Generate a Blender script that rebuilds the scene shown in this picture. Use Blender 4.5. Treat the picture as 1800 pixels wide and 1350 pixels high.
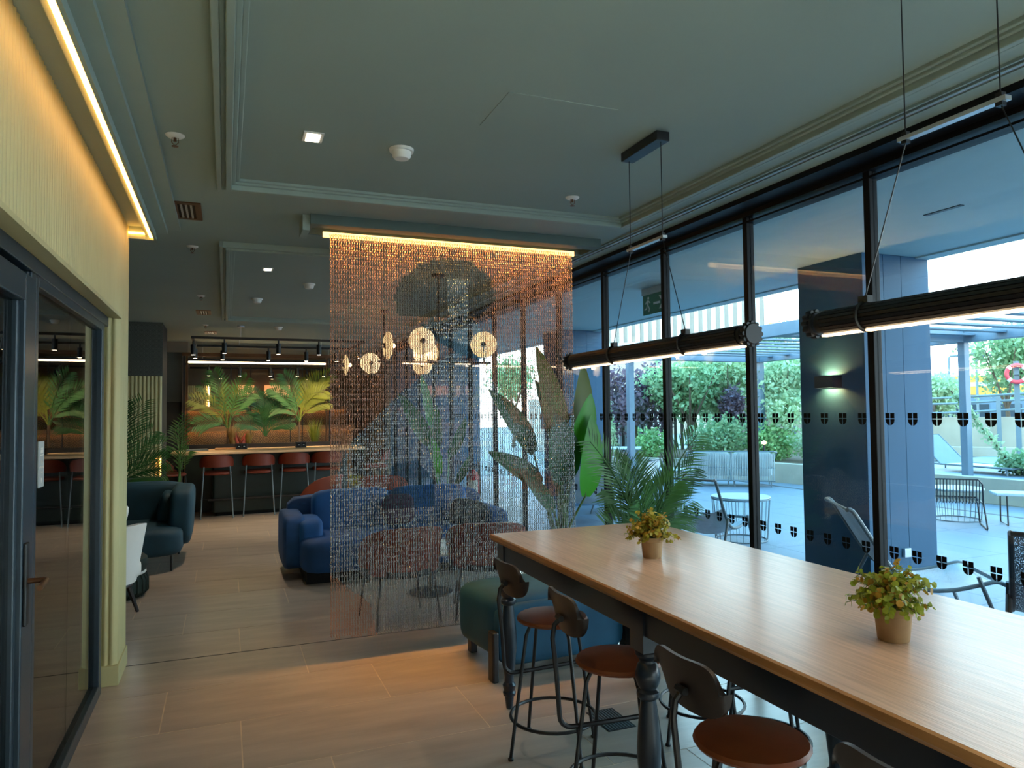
import bpy, math, random
import numpy as np
from mathutils import Vector, Matrix
random.seed(7); rng = np.random.default_rng(7)
PI = math.pi
S = bpy.context.scene
C = S.collection
for o in list(bpy.data.objects): bpy.data.objects.remove(o)

# ------------------------------------------------------------------ camera
yaw, pitch, roll = (math.radians(a) for a in (21.73, 2.18, -0.63))
fw = Vector((math.sin(yaw)*math.cos(pitch), math.cos(yaw)*math.cos(pitch), math.sin(pitch)))
r0 = Vector((math.cos(yaw), -math.sin(yaw), 0)); u0 = r0.cross(fw)
rt = r0*math.cos(roll) + u0*math.sin(roll); up = u0*math.cos(roll) - r0*math.sin(roll)
cd = bpy.data.cameras.new('camera'); cam = bpy.data.objects.new('camera', cd); C.objects.link(cam)
cd.sensor_width = 36; cd.lens = 36*1263.4/1800; cd.clip_start = 0.03; cd.clip_end = 400
cam.matrix_world = Matrix(((rt.x, up.x, -fw.x, 0), (rt.y, up.y, -fw.y, 0), (rt.z, up.z, -fw.z, 1.62), (0, 0, 0, 1)))
S.camera = cam
# ------------------------------------------------------------------ view, world
S.view_settings.view_transform = 'Standard'; S.view_settings.look = 'None'
S.view_settings.gamma = 1.0; S.view_settings.use_curve_mapping = False
S.view_settings.exposure = 1.58
cy = S.cycles
cy.max_bounces = 10; cy.diffuse_bounces = 5; cy.glossy_bounces = 4; cy.transmission_bounces = 4
cy.transparent_max_bounces = 24; cy.caustics_reflective = False; cy.caustics_refractive = False
cy.sample_clamp_indirect = 6.0; cy.use_denoising = True
W = bpy.data.worlds.new('sky'); S.world = W; W.use_nodes = True
nt = W.node_tree; nt.nodes.clear()
out = nt.nodes.new('ShaderNodeOutputWorld'); bg = nt.nodes.new('ShaderNodeBackground')
tc = nt.nodes.new('ShaderNodeTexCoord'); sx = nt.nodes.new('ShaderNodeSeparateXYZ'); cr = nt.nodes.new('ShaderNodeValToRGB')
nt.links.new(tc.outputs['Generated'], sx.inputs[0]); nt.links.new(sx.outputs['Z'], cr.inputs[0])
cr.color_ramp.elements[0].position = 0.0; cr.color_ramp.elements[0].color = (0.90, 0.97, 0.98, 1)
cr.color_ramp.elements[1].position = 0.9; cr.color_ramp.elements[1].color = (0.14, 0.46, 0.80, 1)
e = cr.color_ramp.elements.new(0.20); e.color = (0.74, 0.94, 1.0, 1)
e = cr.color_ramp.elements.new(0.45); e.color = (0.36, 0.73, 0.95, 1)
bg.inputs['Strength'].default_value = 2.9
nt.links.new(cr.outputs[0], bg.inputs[0]); nt.links.new(bg.outputs[0], out.inputs[0])

# ------------------------------------------------------------------ materials
def lin(h):
    v = [int(h[i:i+2], 16)/255 for i in (0, 2, 4)]
    return tuple(((x+0.055)/1.055)**2.4 if x > 0.04045 else x/12.92 for x in v)
def M(name, col, rough=0.5, metal=0.0, var=0.12, scale=6.0, bump=0.0, stretch=None, bscale=None, coat=0.0, spec=0.5, sheen=0.0, transl=0.0):
    m = bpy.data.materials.new(name); m.use_nodes = True
    t = m.node_tree; b = t.nodes['Principled BSDF']
    c = lin(col) if isinstance(col, str) else col
    b.inputs['Roughness'].default_value = rough; b.inputs['Metallic'].default_value = metal
    b.inputs['Specular IOR Level'].default_value = spec; b.inputs['Coat Weight'].default_value = coat
    b.inputs['Coat Roughness'].default_value = 0.22
    if sheen: b.inputs['Sheen Weight'].default_value = sheen; b.inputs['Sheen Roughness'].default_value = 0.4; b.inputs['Sheen Tint'].default_value = (*c, 1)
    tcn = t.nodes.new('ShaderNodeTexCoord'); mp = t.nodes.new('ShaderNodeMapping')
    t.links.new(tcn.outputs['Object'], mp.inputs[0])
    if stretch: mp.inputs['Scale'].default_value = stretch
    n = t.nodes.new('ShaderNodeTexNoise'); n.inputs['Scale'].default_value = scale; n.inputs['Detail'].default_value = 5
    t.links.new(mp.outputs[0], n.inputs['Vector'])
    r = t.nodes.new('ShaderNodeValToRGB')
    r.color_ramp.elements[0].position = 0.3; r.color_ramp.elements[1].position = 0.7
    r.color_ramp.elements[0].color = (*[x*(1-var) for x in c], 1); r.color_ramp.elements[1].color = (*[min(1, x*(1+var)) for x in c], 1)
    t.links.new(n.outputs['Fac'], r.inputs[0]); t.links.new(r.outputs[0], b.inputs['Base Color'])
    if bump:
        bn = t.nodes.new('ShaderNodeBump'); bn.inputs['Strength'].default_value = bump; bn.inputs['Distance'].default_value = 0.01
        n2 = t.nodes.new('ShaderNodeTexNoise'); n2.inputs['Scale'].default_value = bscale or scale*6
        t.links.new(mp.outputs[0], n2.inputs['Vector'])
        t.links.new(n2.outputs['Fac'], bn.inputs['Height']); t.links.new(bn.outputs[0], b.inputs['Normal'])
    if transl:
        tr = t.nodes.new('ShaderNodeBsdfTranslucent'); mx = t.nodes.new('ShaderNodeMixShader'); mx.inputs[0].default_value = transl
        t.links.new(r.outputs[0], tr.inputs[0]); t.links.new(b.outputs[0], mx.inputs[1]); t.links.new(tr.outputs[0], mx.inputs[2])
        t.links.new(mx.outputs[0], t.nodes['Material Output'].inputs[0])
    return m
def E(name, col, s):
    m = bpy.data.materials.new(name); m.use_nodes = True; t = m.node_tree
    b = t.nodes['Principled BSDF']; b.inputs['Base Color'].default_value = (0.8, 0.8, 0.8, 1)
    b.inputs['Emission Color'].default_value = (*col, 1); b.inputs['Emission Strength'].default_value = s
    return m
def glass(name, tint, ior=1.5, rough=0.0):
    m = bpy.data.materials.new(name); m.use_nodes = True; t = m.node_tree; t.nodes.clear()
    o = t.nodes.new('ShaderNodeOutputMaterial'); mx = t.nodes.new('ShaderNodeMixShader'); f = t.nodes.new('ShaderNodeFresnel')
    tr = t.nodes.new('ShaderNodeBsdfTransparent'); g = t.nodes.new('ShaderNodeBsdfGlossy')
    gm = t.nodes.new('ShaderNodeNewGeometry'); mr = t.nodes.new('ShaderNodeMapRange'); mr.inputs['To Min'].default_value = ior; mr.inputs['To Max'].default_value = 1/ior
    t.links.new(gm.outputs['Backfacing'], mr.inputs['Value']); t.links.new(mr.outputs[0], f.inputs['IOR']); tr.inputs[0].default_value = (*tint, 1); g.inputs['Roughness'].default_value = rough
    t.links.new(f.outputs[0], mx.inputs[0]); t.links.new(tr.outputs[0], mx.inputs[1]); t.links.new(g.outputs[0], mx.inputs[2])
    t.links.new(mx.outputs[0], o.inputs[0]); return m
def mesh_fabric(name, col, keep=0.62, sc=120):
    m = M(name, col, 0.5); t = m.node_tree; b = t.nodes['Principled BSDF']
    tcn = t.nodes.new('ShaderNodeTexCoord'); ch = t.nodes.new('ShaderNodeTexVoronoi'); ch.inputs['Scale'].default_value = sc
    gt = t.nodes.new('ShaderNodeMath'); gt.operation = 'GREATER_THAN'; gt.inputs[1].default_value = 1-keep
    t.links.new(tcn.outputs['Object'], ch.inputs['Vector']); t.links.new(ch.outputs['Distance'], gt.inputs[0])
    t.links.new(gt.outputs[0], b.inputs['Alpha']); return m
def pattern(name, ca, cb, sc=9.0, rough=0.5):
    m = bpy.data.materials.new(name); m.use_nodes = True; t = m.node_tree; b = t.nodes['Principled BSDF']
    b.inputs['Roughness'].default_value = rough
    tcn = t.nodes.new('ShaderNodeTexCoord'); v = t.nodes.new('ShaderNodeTexVoronoi'); v.inputs['Scale'].default_value = sc; v.inputs['Randomness'].default_value = 0.0
    w = t.nodes.new('ShaderNodeMath'); w.operation = 'SINE'; mu = t.nodes.new('ShaderNodeMath'); mu.operation = 'MULTIPLY'; mu.inputs[1].default_value = 40
    r = t.nodes.new('ShaderNodeValToRGB'); r.color_ramp.elements[0].color = (*lin(ca), 1); r.color_ramp.elements[1].color = (*lin(cb), 1)
    r.color_ramp.elements[0].position = 0.45; r.color_ramp.elements[1].position = 0.55
    t.links.new(tcn.outputs['Object'], v.inputs['Vector']); t.links.new(v.outputs['Distance'], mu.inputs[0]); t.links.new(mu.outputs[0], w.inputs[0])
    t.links.new(w.outputs[0], r.inputs[0]); t.links.new(r.outputs[0], b.inputs['Base Color']); return m
WARM = (1.0, 0.56, 0.20); WARMW = (1.0, 0.72, 0.42)
m_ceil = M('ceiling_paint', '93a39a', 0.75, var=0.03, scale=1.5)
m_trim = M('trim_paint', '93a39a', 0.6, var=0.03)
m_dark = M('black_metal', '14161a', 0.4, var=0.1)
m_beam = M('black_beam_paint', '07080b', 0.5, var=0.1, spec=0.25)
m_frame = M('slate_aluminium', '2e3d48', 0.3, 0.25, var=0.06)
m_sage = M('sage_ribbed_panel', 'c4bd8c', 0.55, var=0.04, scale=3)
m_grout = M('grout', 'd8c8b2', 0.8)
m_groutdark = M('grey_ground', '8c9092', 0.8)
m_tile = M('stone_tile', 'b3a597', 0.28, var=0.20, scale=2.2, bump=0.08, stretch=(0.7, 3.5, 1), bscale=14, coat=0.25)
m_terr = M('terrace_stone', '747f8c', 0.5, var=0.05, scale=2)
m_soffit = M('white_soffit', 'b0c0be', 0.6, var=0.02)
m_col = M('slate_cladding', '2d536e', 0.55, 0.0, var=0.10, scale=2, stretch=(1, 1, 0.3), spec=0.3)
m_steel = M('steel_blue_paint', '5a7284', 0.45, var=0.06)
m_concrete = M('pale_concrete', 'a49c8b', 0.8, var=0.07, scale=3, bump=0.1)
m_soil = M('soil', '5a4a3a', 0.95, var=0.3, scale=12)
m_oak = M('oak_top', 'd2b09a', 0.36, var=0.16, scale=4, bump=0.10, stretch=(22, 1.2, 1), bscale=10, coat=0.5)
m_oakedge = M('oak_edge', 'b07c4a', 0.4, var=0.15, scale=6, stretch=(10, 1, 10))
m_navy = M('navy_lacquer', '12202e', 0.28, var=0.06, coat=0.2)
m_seatw = M('walnut_leather', '7a3d1e', 0.42, var=0.15, scale=9)
m_backw = M('dark_walnut', '1e1512', 0.38, var=0.2, scale=10)
m_blue = M('blue_velvet', '0b4378', 0.7, var=0.22, scale=5, sheen=0.25)
m_bluehi = M('blue_velvet_cushion', '10508c', 0.7, var=0.25, scale=4, sheen=0.3)
m_teal = M('teal_velvet', '0d3a4a', 0.7, var=0.2, scale=4, sheen=0.25)
m_rust = M('rust_leather', '7c331f', 0.5, var=0.12, scale=6)
m_terra = M('terracotta_leather', 'a04a30', 0.5, var=0.1, scale=6)
m_white = M('white_fabric', 'e8e6e2', 0.8, var=0.03)
m_plast = M('white_plastic', 'e6e4dc', 0.4, var=0.02)
m_green = M('dark_green_fabric', '12261f', 0.7, var=0.2, scale=8)
m_copper = M('copper_chain', 'c99a80', 0.35, 0.55, var=0.15, scale=3)
m_silver = M('silver_chain', 'bdbdbb', 0.26, 0.88, var=0.12, scale=3)
m_blackch = M('black_chain', '55524a', 0.4, 0.5, var=0.1)
m_tealch = M('slate_chain', '3e5a63', 0.4, 0.5, var=0.1)
m_red = M('red_paint', 'b21622', 0.35, var=0.06)
m_terrac_pot = M('clay_pot', 'a98d69', 0.75, var=0.15, scale=12)
m_blackpot = M('black_pot', '17191a', 0.5)
m_leaf = M('leaf_green', '3f9a18', 0.4, var=0.15, scale=4, transl=0.35)
m_leafd = M('leaf_dark', '2a5a2e', 0.42, var=0.2, scale=4, transl=0.3)
m_leafo = M('leaf_olive', '66711c', 0.45, var=0.15, scale=4, transl=0.35)
m_stem = M('leaf_stem', '56703a', 0.5, var=0.15)
m_palm = M('palm_green', '4a7d42', 0.5, var=0.25, scale=5, transl=0.35)
m_palml = M('palm_light', '808a30', 0.5, var=0.25, scale=5, transl=0.3)
m_yel = M('yellow_green_leaf', 'a9a43c', 0.5, var=0.25, scale=30, transl=0.3)
m_ygold = M('golden_leaf', 'b48f35', 0.5, var=0.25, scale=30, transl=0.3)
m_tree = M('tree_green', '8fb083', 0.6, var=0.35, scale=1.2, transl=0.35)
m_tree2 = M('tree_pale', 'abc49c', 0.6, var=0.3, scale=1.2, transl=0.35)
m_purple = M('plum_leaf', '6b5868', 0.6, var=0.3, scale=1.2, transl=0.25)
m_shrub = M('shrub_green', '8fb878', 0.6, var=0.3, scale=2, transl=0.35)
m_bark = M('bark', '5a4a3c', 0.9, var=0.25, scale=8, bump=0.3)
m_bronze = M('bronze', '6a4a34', 0.4, 0.7)
m_gdark = M('bar_green_panel', '0f1f1a', 0.35, var=0.2)
m_pale = M('pale_wood_top', 'd9b58c', 0.45, var=0.08, scale=3)
m_pat = pattern('dark_patterned_tile', '3a3e3a', '5a5e58', 14)
m_patg = pattern('grey_patterned_tile', '4a4d4b', '6d706c', 12)
m_pato = pattern('ochre_patterned_tile', '6b5136', 'b08a5a', 5)
m_tan = M('tan_panel', 'b5865a', 0.6, var=0.12)
m_beige = M('beige_wall', '8c7d68', 0.7, var=0.05)
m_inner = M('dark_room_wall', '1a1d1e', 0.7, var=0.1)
m_mesh = mesh_fabric('grey_mesh', 'd3dbe0', 0.78, 150)
m_meshd = mesh_fabric('dark_mesh', '59636b', 0.7, 150)
m_gmetal = M('grey_green_metal', '66747a', 0.45, var=0.05)
m_rope = M('grey_rope', 'a9b1b0', 0.7, var=0.1)
m_sgreen = M('sign_green', '0f6b3c', 0.4)
m_sign = M('sign_grey', 'a9b0b0', 0.5, var=0.02)
m_vinyl = M('black_vinyl', '07090b', 0.5, spec=0.2)
m_alu = M('aluminium', 'c3c9cc', 0.3, 0.7, var=0.03)
m_orange = M('orange_panel', 'e0983c', 0.6)
m_bwhite = M('white_cladding', 'c0bab0', 0.7, var=0.03)
m_hutw = M('white_painted_steel', 'a9b7bc', 0.5)
m_curt = M('white_drape', 'd9dedb', 0.8, var=0.05)
m_glass = glass('window_glass', (0.95, 0.985, 0.99), 1.5)
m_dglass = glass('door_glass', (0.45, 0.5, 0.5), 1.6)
m_pglass = glass('partition_glass', (0.93, 0.95, 0.94), 1.2)
e_led = E('led_warm', (1.0, 0.42, 0.07), 4.6); e_ledw = E('led_white_warm', WARMW, 4.0); e_pend = E('led_pendant', WARMW, 1.5)
e_curt = E('led_curtain', (1.0, 0.55, 0.15), 1.0); e_disc = E('lamp_disc', (1.0, 0.66, 0.28), 0.38); e_bulb = E('lamp_bulb', (1.0, 0.62, 0.25), 14.0)
e_wall = E('wall_lamp_led', (1.0, 0.62, 0.22), 200.0); e_spot = E('spot_face', WARMW, 5.0); e_shelf = E('shelf_led', (1.0, 0.60, 0.25), 5.0); e_garden = E('garden_lamp', (1.0, 0.6, 0.2), 10)
e_down = E('downlight_face', (1.0, 0.85, 0.6), 4.0)

# ------------------------------------------------------------------ mesh builder
class MB:
    def __init__(s): s.v = []; s.f = []; s.mi = []; s.cm = 0
    def add(s, vs, fs):
        k = len(s.v); s.v.extend([tuple(a) for a in vs]); s.f.extend([tuple(i+k for i in f) for f in fs]); s.mi.extend([s.cm]*len(fs)); return s
    def box(s, x0, x1, y0, y1, z0, z1):
        v = [(x, y, z) for z in (z0, z1) for y in (y0, y1) for x in (x0, x1)]
        return s.add(v, [(0, 2, 3, 1), (4, 5, 7, 6), (0, 1, 5, 4), (2, 6, 7, 3), (0, 4, 6, 2), (1, 3, 7, 5)])
    def obox(s, c, size, rot=None):
        R = rot or Matrix.Identity(3); c = Vector(c); h = [a/2 for a in size]
        v = [c + R @ Vector((x*h[0], y*h[1], z*h[2])) for z in (-1, 1) for y in (-1, 1) for x in (-1, 1)]
        return s.add(v, [(0, 2, 3, 1), (4, 5, 7, 6), (0, 1, 5, 4), (2, 6, 7, 3), (0, 4, 6, 2), (1, 3, 7, 5)])
    def tube(s, pts, r, n=8, closed=False, caps=True):
        P = [Vector(p) for p in pts]; N = len(P); rs = r if isinstance(r, (list, tuple)) else [r]*N
        vs = []; prev = None
        for i, p in enumerate(P):
            if closed: t = P[(i+1) % N]-P[i-1]
            else: t = P[min(i+1, N-1)]-P[max(i-1, 0)]
            t.normalize()
            if prev is None:
                a = Vector((0, 0, 1)) if abs(t.z) < 0.9 else Vector((1, 0, 0)); u = t.cross(a).normalized()
            else:
                u = (prev - t*prev.dot(t)); u = u.normalized() if u.length > 1e-6 else t.orthogonal().normalized()
            prev = u; w = t.cross(u)
            for k in range(n):
                a = 2*PI*k/n; vs.append(p + (u*math.cos(a)+w*math.sin(a))*rs[i])
        fs = []; L = N if closed else N-1
        for i in range(L):
            j = (i+1) % N
            for k in range(n): fs.append((i*n+k, i*n+(k+1) % n, j*n+(k+1) % n, j*n+k))
        if caps and not closed: fs.append(tuple(range(n-1, -1, -1))); fs.append(tuple((N-1)*n+k for k in range(n)))
        return s.add(vs, fs)
    def lathe(s, prof, n=16, c=(0, 0, 0)):
        vs = []; fs = []; m = len(prof)
        for r, z in prof:
            for k in range(n): a = 2*PI*k/n; vs.append((c[0]+r*math.cos(a), c[1]+r*math.sin(a), c[2]+z))
        for i in range(m-1):
            for k in range(n): fs.append((i*n+k, i*n+(k+1) % n, (i+1)*n+(k+1) % n, (i+1)*n+k))
        fs.append(tuple(range(n-1, -1, -1))); fs.append(tuple((m-1)*n+k for k in range(n)))
        return s.add(vs, fs)
    def cyl(s, p0, p1, r, n=12): return s.tube([p0, p1], r, n)
    def ring(s, c, R, r, n=24, m=6, ax='z', arc=None):
        a0, a1 = arc or (0, 2*PI); pts = []
        for k in range(n if not arc else n+1):
            a = a0+(a1-a0)*k/n; q = (R*math.cos(a), R*math.sin(a))
            pts.append({'z': (c[0]+q[0], c[1]+q[1], c[2]), 'y': (c[0]+q[0], c[1], c[2]+q[1]), 'x': (c[0], c[1]+q[0], c[2]+q[1])}[ax])
        return s.tube(pts, r, m, closed=not arc)
    def prism(s, poly, h0, h1, ax='z'):
        n = len(poly); f = {'z': lambda a, b, h: (a, b, h), 'y': lambda a, b, h: (a, h, b), 'x': lambda a, b, h: (h, a, b)}[ax]
        vs = [f(a, b, h0) for a, b in poly]+[f(a, b, h1) for a, b in poly]
        fs = [tuple(range(n-1, -1, -1)), tuple(range(n, 2*n))]+[(i, (i+1) % n, n+(i+1) % n, n+i) for i in range(n)]
        return s.add(vs, fs)
    def sq(s, c, size, e=6.0, n=6, rot=None, taper=0.0):
        R = rot or Matrix.Identity(3); c = Vector(c); idx = {}; vs = []; fs = []
        def vid(p):
            k = tuple(round(a, 5) for a in p)
            if k not in idx:
                r = sum(abs(a)**e for a in p)**(-1/e); q = Vector((p[0]*r*size[0]/2, p[1]*r*size[1]/2, p[2]*r*size[2]/2))
                if taper: f = 1+taper*q.z/(size[2]/2); q.x *= f; q.y *= f
                idx[k] = len(vs); vs.append(c+R @ q)
            return idx[k]
        g = [-math.cos(PI*i/n) if False else -1+2*i/n for i in range(n+1)]
        for ax in range(3):
            for sg in (-1, 1):
                for i in range(n):
                    for j in range(n):
                        q = []
                        for a, b in ((g[i], g[j]), (g[i+1], g[j]), (g[i+1], g[j+1]), (g[i], g[j+1])):
                            p = [0, 0, 0]; p[ax] = sg; p[(ax+1) % 3] = a; p[(ax+2) % 3] = b; q.append(vid(p))
                        fs.append(tuple(q) if sg > 0 else tuple(q[::-1]))
        return s.add(vs, fs)
    def arcshell(s, R, a0, a1, zf0, zf1, th, n=20, m=4, c=(0, 0, 0), sy=1.0, lean=0.0):
        # curved back: angle a in the xy plane, bottom zf0(t), top zf1(t), t in 0..1
        vs = []; fs = []
        for side in (0, 1):
            for i in range(n+1):
                t = i/n; a = a0+(a1-a0)*t
                for j in range(m+1):
                    z = zf0(t)+(zf1(t)-zf0(t))*j/m; rr = R-(th if side else 0)+lean*(z-zf0(0.5))
                    vs.append((c[0]+rr*math.cos(a), c[1]+rr*math.sin(a)*sy, c[2]+z))
        K = (n+1)*(m+1); q = lambda sd, i, j: sd*K+i*(m+1)+j
        for i in range(n):
            for j in range(m):
                fs.append((q(0, i, j), q(0, i+1, j), q(0, i+1, j+1), q(0, i, j+1))); fs.append((q(1, i, j), q(1, i, j+1), q(1, i+1, j+1), q(1, i+1, j)))
            fs.append((q(0, i, 0), q(1, i, 0), q(1, i+1, 0), q(0, i+1, 0))); fs.append((q(0, i, m), q(0, i+1, m), q(1, i+1, m), q(1, i, m)))
        for j in range(m):
            fs.append((q(0, 0, j), q(0, 0, j+1), q(1, 0, j+1), q(1, 0, j))); fs.append((q(0, n, j), q(1, n, j), q(1, n, j+1), q(0, n, j+1)))
        return s.add(vs, fs)
    def blade(s, base, tip, width, bow=0.1, nrm=(0, -1, 0), n=10, fold=0.12, tipw=0.35, pk=0.45):
        # broad leaf: strip with a folded midrib from base to tip
        b = Vector(base); d = Vector(tip)-b; N = Vector(nrm); L = d.length; t = d.normalized()
        sd = t.cross(N).normalized(); N = sd.cross(t).normalized(); vs = []; fs = []
        for i in range(n+1):
            u = i/n; w = width/2*max(0.02, math.sin(PI*min(1, (u*0.96+0.03))**(0.75)))**0.7
            p = b+d*u+N*(bow*L*4*u*(1-u))
            vs += [p+sd*w+N*w*fold*2, p, p-sd*w+N*w*fold*2]
        for i in range(n):
            k = i*3; fs += [(k, k+1, k+4, k+3), (k+1, k+2, k+5, k+4)]
        return s.add(vs, fs)
    def frond(s, root, tip, sag=0.15, n=22, ll=0.28, lw=0.022, nrm=(0, -1, 0.3), start=0.25):
        a = Vector(root); c = Vector(tip); mid = (a+c)/2+Vector((0, 0, sag)) - Vector((c.x-a.x, c.y-a.y, 0))*0.25
        P = lambda u: a*(1-u)**2+mid*2*u*(1-u)+c*u*u
        s.tube([P(i/7) for i in range(8)], [0.008*(1-0.8*i/7)+0.0015 for i in range(8)], 5)
        N = Vector(nrm).normalized()
        for i in range(n):
            u = start+(1-start)*i/(n-1); p = P(u); t = (P(min(1, u+0.02))-P(max(0, u-0.02))).normalized()
            sd = t.cross(N); sd = sd.normalized() if sd.length > 1e-3 else Vector((1, 0, 0)); up_ = sd.cross(t).normalized()
            L = ll*(0.35+0.65*math.sin(PI*(0.12+0.80*(u-start)/(1-start))))*random.uniform(0.88, 1.1)
            for sg in (-1, 1):
                d = (t*0.75+sd*sg*0.75+up_*random.uniform(-.1, .2)).normalized(); w = d.cross(up_).normalized()*lw/2
                q1 = p+d*L*0.5; q2 = p+d*L-Vector((0, 0, L*random.uniform(0.05, 0.16)))
                s.add([p, q1+w, q2, q1-w], [(0, 1, 2, 3)])
        return s
    def cloud(s, c, rad, cnt, sz, shell=0.55, n=4, flat=0.0):
        c = np.array(c, float); rad = np.array(rad, float)
        d = rng.normal(size=(cnt, 3)); d /= np.linalg.norm(d, axis=1)[:, None]
        r = rng.uniform(shell, 1.0, (cnt, 1))*(1+0.18*np.sin(d[:, :1]*7+d[:, 2:3]*5)); p = c+d*r*rad
        a = rng.normal(size=(cnt, 3)); a /= np.linalg.norm(a, axis=1)[:, None]
        b = np.cross(a, rng.normal(size=(cnt, 3))); b /= np.linalg.norm(b, axis=1)[:, None]
        z = sz*rng.uniform(0.6, 1.25, (cnt, 1))
        q = np.stack([p-a*z, p+b*z*0.55, p+a*z, p-b*z*0.55], 1).reshape(-1, 3)
        k = len(s.v); s.v.extend(map(tuple, q.tolist())); s.f.extend([(k+4*i, k+4*i+1, k+4*i+2, k+4*i+3) for i in range(cnt)]); s.mi.extend([s.cm]*cnt); return s
    def build(s, name, mat, parent=None, smooth=True, bevel=0.0, kind=None, ang=0.7):
        me = bpy.data.meshes.new(name); me.from_pydata(s.v, [], s.f)
        ms = mat if isinstance(mat, (list, tuple)) else [mat]
        for m in ms: me.materials.append(m)
        if len(ms) > 1: me.polygons.foreach_set('material_index', s.mi)
        if smooth:
            me.shade_smooth(); me.set_sharp_from_angle(angle=ang)
        me.update()
        o = bpy.data.objects.new(name, me); C.objects.link(o)
        if parent: o.parent = parent
        if bevel:
            b = o.modifiers.new('bevel', 'BEVEL'); b.width = bevel; b.segments = 2; b.limit_method = 'ANGLE'; b.angle_limit = 0.6
        if kind: o['kind'] = kind
        return o
def Bx(name, mat, x0, x1, y0, y1, z0, z1, parent=None, bevel=0.0, kind=None): return MB().box(x0, x1, y0, y1, z0, z1).build(name, mat, parent, bevel=bevel, kind=kind, smooth=False)
def thing(name, label, cat, loc=(0, 0, 0), rz=0.0, group=None):
    o = bpy.data.objects.new(name, None); C.objects.link(o); o.empty_display_size = 0.05
    o.location = loc; o.rotation_euler = (0, 0, rz); o['label'] = label; o['category'] = cat
    if group: o['group'] = group
    return o
def tag(o, label, cat, group=None):
    o['label'] = label; o['category'] = cat
    if group: o['group'] = group
    return o
KIDS = {}
def kids(o): return [c for c in bpy.data.objects if c.parent == o]
def clone(root, loc, rz, label, group=None):
    def cp(o, par):
        c = o.copy(); C.objects.link(c)
        if par: c.parent = par
        for ch in kids(o): cp(ch, c)
        return c
    r = cp(root, None); r.location = loc; r.rotation_euler = (0, 0, rz); r['label'] = label
    if group: r['group'] = group
    return r
def inst(src, name, parent, loc, rz=0.0, scale=None):   # one more object sharing src's mesh
    c = src.copy(); C.objects.link(c); c.parent = parent; c.location = loc; c.rotation_euler = (0, 0, rz)
    if scale: c.scale = scale
    return c
def light(kind, name, loc, energy, col, rot=(0, 0, 0), size=0.1, spot=1.2, blend=0.6, parent=None, sy=None):
    l = bpy.data.lights.new(name, kind); l.energy = energy; l.color = col
    if kind == 'AREA': l.size = size; l.shape = 'RECTANGLE' if sy else 'SQUARE'; l.size_y = sy or size
    elif kind == 'SPOT': l.spot_size = spot; l.spot_blend = blend; l.shadow_soft_size = size
    else: l.shadow_soft_size = size
    o = bpy.data.objects.new(name, l); C.objects.link(o); o.location = loc; o.rotation_euler = rot
    if parent: o.parent = parent
    return o

# ================================================================== STRUCTURE
XW = 3.10; CEIL = 2.90; YE = 18.0
fl = Bx('floor', m_grout, -7.0, XW, -6.1, YE, -0.12, -0.0012, kind='structure')
ts = None
for k in range(-9, 24):
    y0 = 4.13+0.59*k
    x0 = (-0.31-0.39*k) % 1.19 - 7.14
    if y0 < -0.6 or y0 > YE-0.6: continue
    i = 0
    while True:
        xa = x0+1.19*i; i += 1
        if xa > XW-0.02: break
        xb = min(xa+1.19, XW)
        if xb < (-1.0 if y0 < 5.3 else (-1.4-0.06*max(0, y0-5))) : continue
        if y0 < 0.5 and xb < -0.7: continue
        g = 0.003
        if xb-xa > 1.18:
            if ts is None:
                ts = MB().box(g, 1.19-g, g, 0.59-g, -0.01, 0.0).build('tile', m_tile, fl, smooth=False); ts.location = (xa, y0, 0)
            else: inst(ts, 'tile', fl, (xa, y0, 0))
        else:
            t = MB().box(g, xb-xa-g, g, 0.59-g, -0.01, 0.0).build('tile', m_tile, fl, smooth=False); t.location = (xa, y0, 0)
Bx('expansion_joint', m_dark, -0.62, XW, 5.303, 5.313, -0.01, 0.0012, fl)
ce = Bx('ceiling', m_ceil, -7.2, XW+0.1, -6.2, YE+0.1, CEIL, CEIL+0.25, kind='structure')
Bx('access_panel', m_ceil, 1.05, 1.55, 2.63, 2.99, CEIL-0.0025, CEIL+0.01, ce)
def tray(n, x0, x1, y0, y1):
    r = MB()
    for i, (w, d) in enumerate(((0.025, 0.045), (0.02, 0.03), (0.03, 0.055), (0.02, 0.028), (0.02, 0.016))):
        o = sum(a for a, _ in ((0.025, 0), (0.02, 0), (0.03, 0), (0.02, 0), (0.02, 0))[:i])
        a, b, c, d2 = x0+o, x1-o, y0+o, y1-o
        r.box(a, a+w, c, d2, CEIL-d, CEIL+0.01).box(b-w, b, c, d2, CEIL-d, CEIL+0.01).box(a+w, b-w, c, c+w, CEIL-d, CEIL+0.01).box(a+w, b-w, d2-w, d2, CEIL-d, CEIL+0.01)
    r.build('trim_%d' % n, m_trim, smooth=False, bevel=0.004, kind='structure')
tray(1, -0.05, 2.54, -1.2, 4.24)
tray(2, -0.05, 2.54, 5.68, 10.15)
# cove bulkhead along the left wall
b = MB().box(-0.62, -0.44, -6.1, 5.34, 2.872, CEIL+0.01).box(-0.50, -0.44, -6.1, 5.34, 2.815, 2.872).box(-0.62, -0.50, 5.30, 5.34, 2.79, 2.872)
b.box(-0.45, -0.435, -6.1, 5.34, 2.79, 2.815).box(-0.50, -0.435, 5.31, 5.34, 2.79, 2.815)
b.box(-0.44, -0.37, -6.1, 5.34, 2.845, CEIL+0.01).box(-0.37, -0.29, -6.1, 5.34, 2.873, CEIL+0.01)
b.build('trim_3', m_trim, smooth=False, kind='structure')
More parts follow.
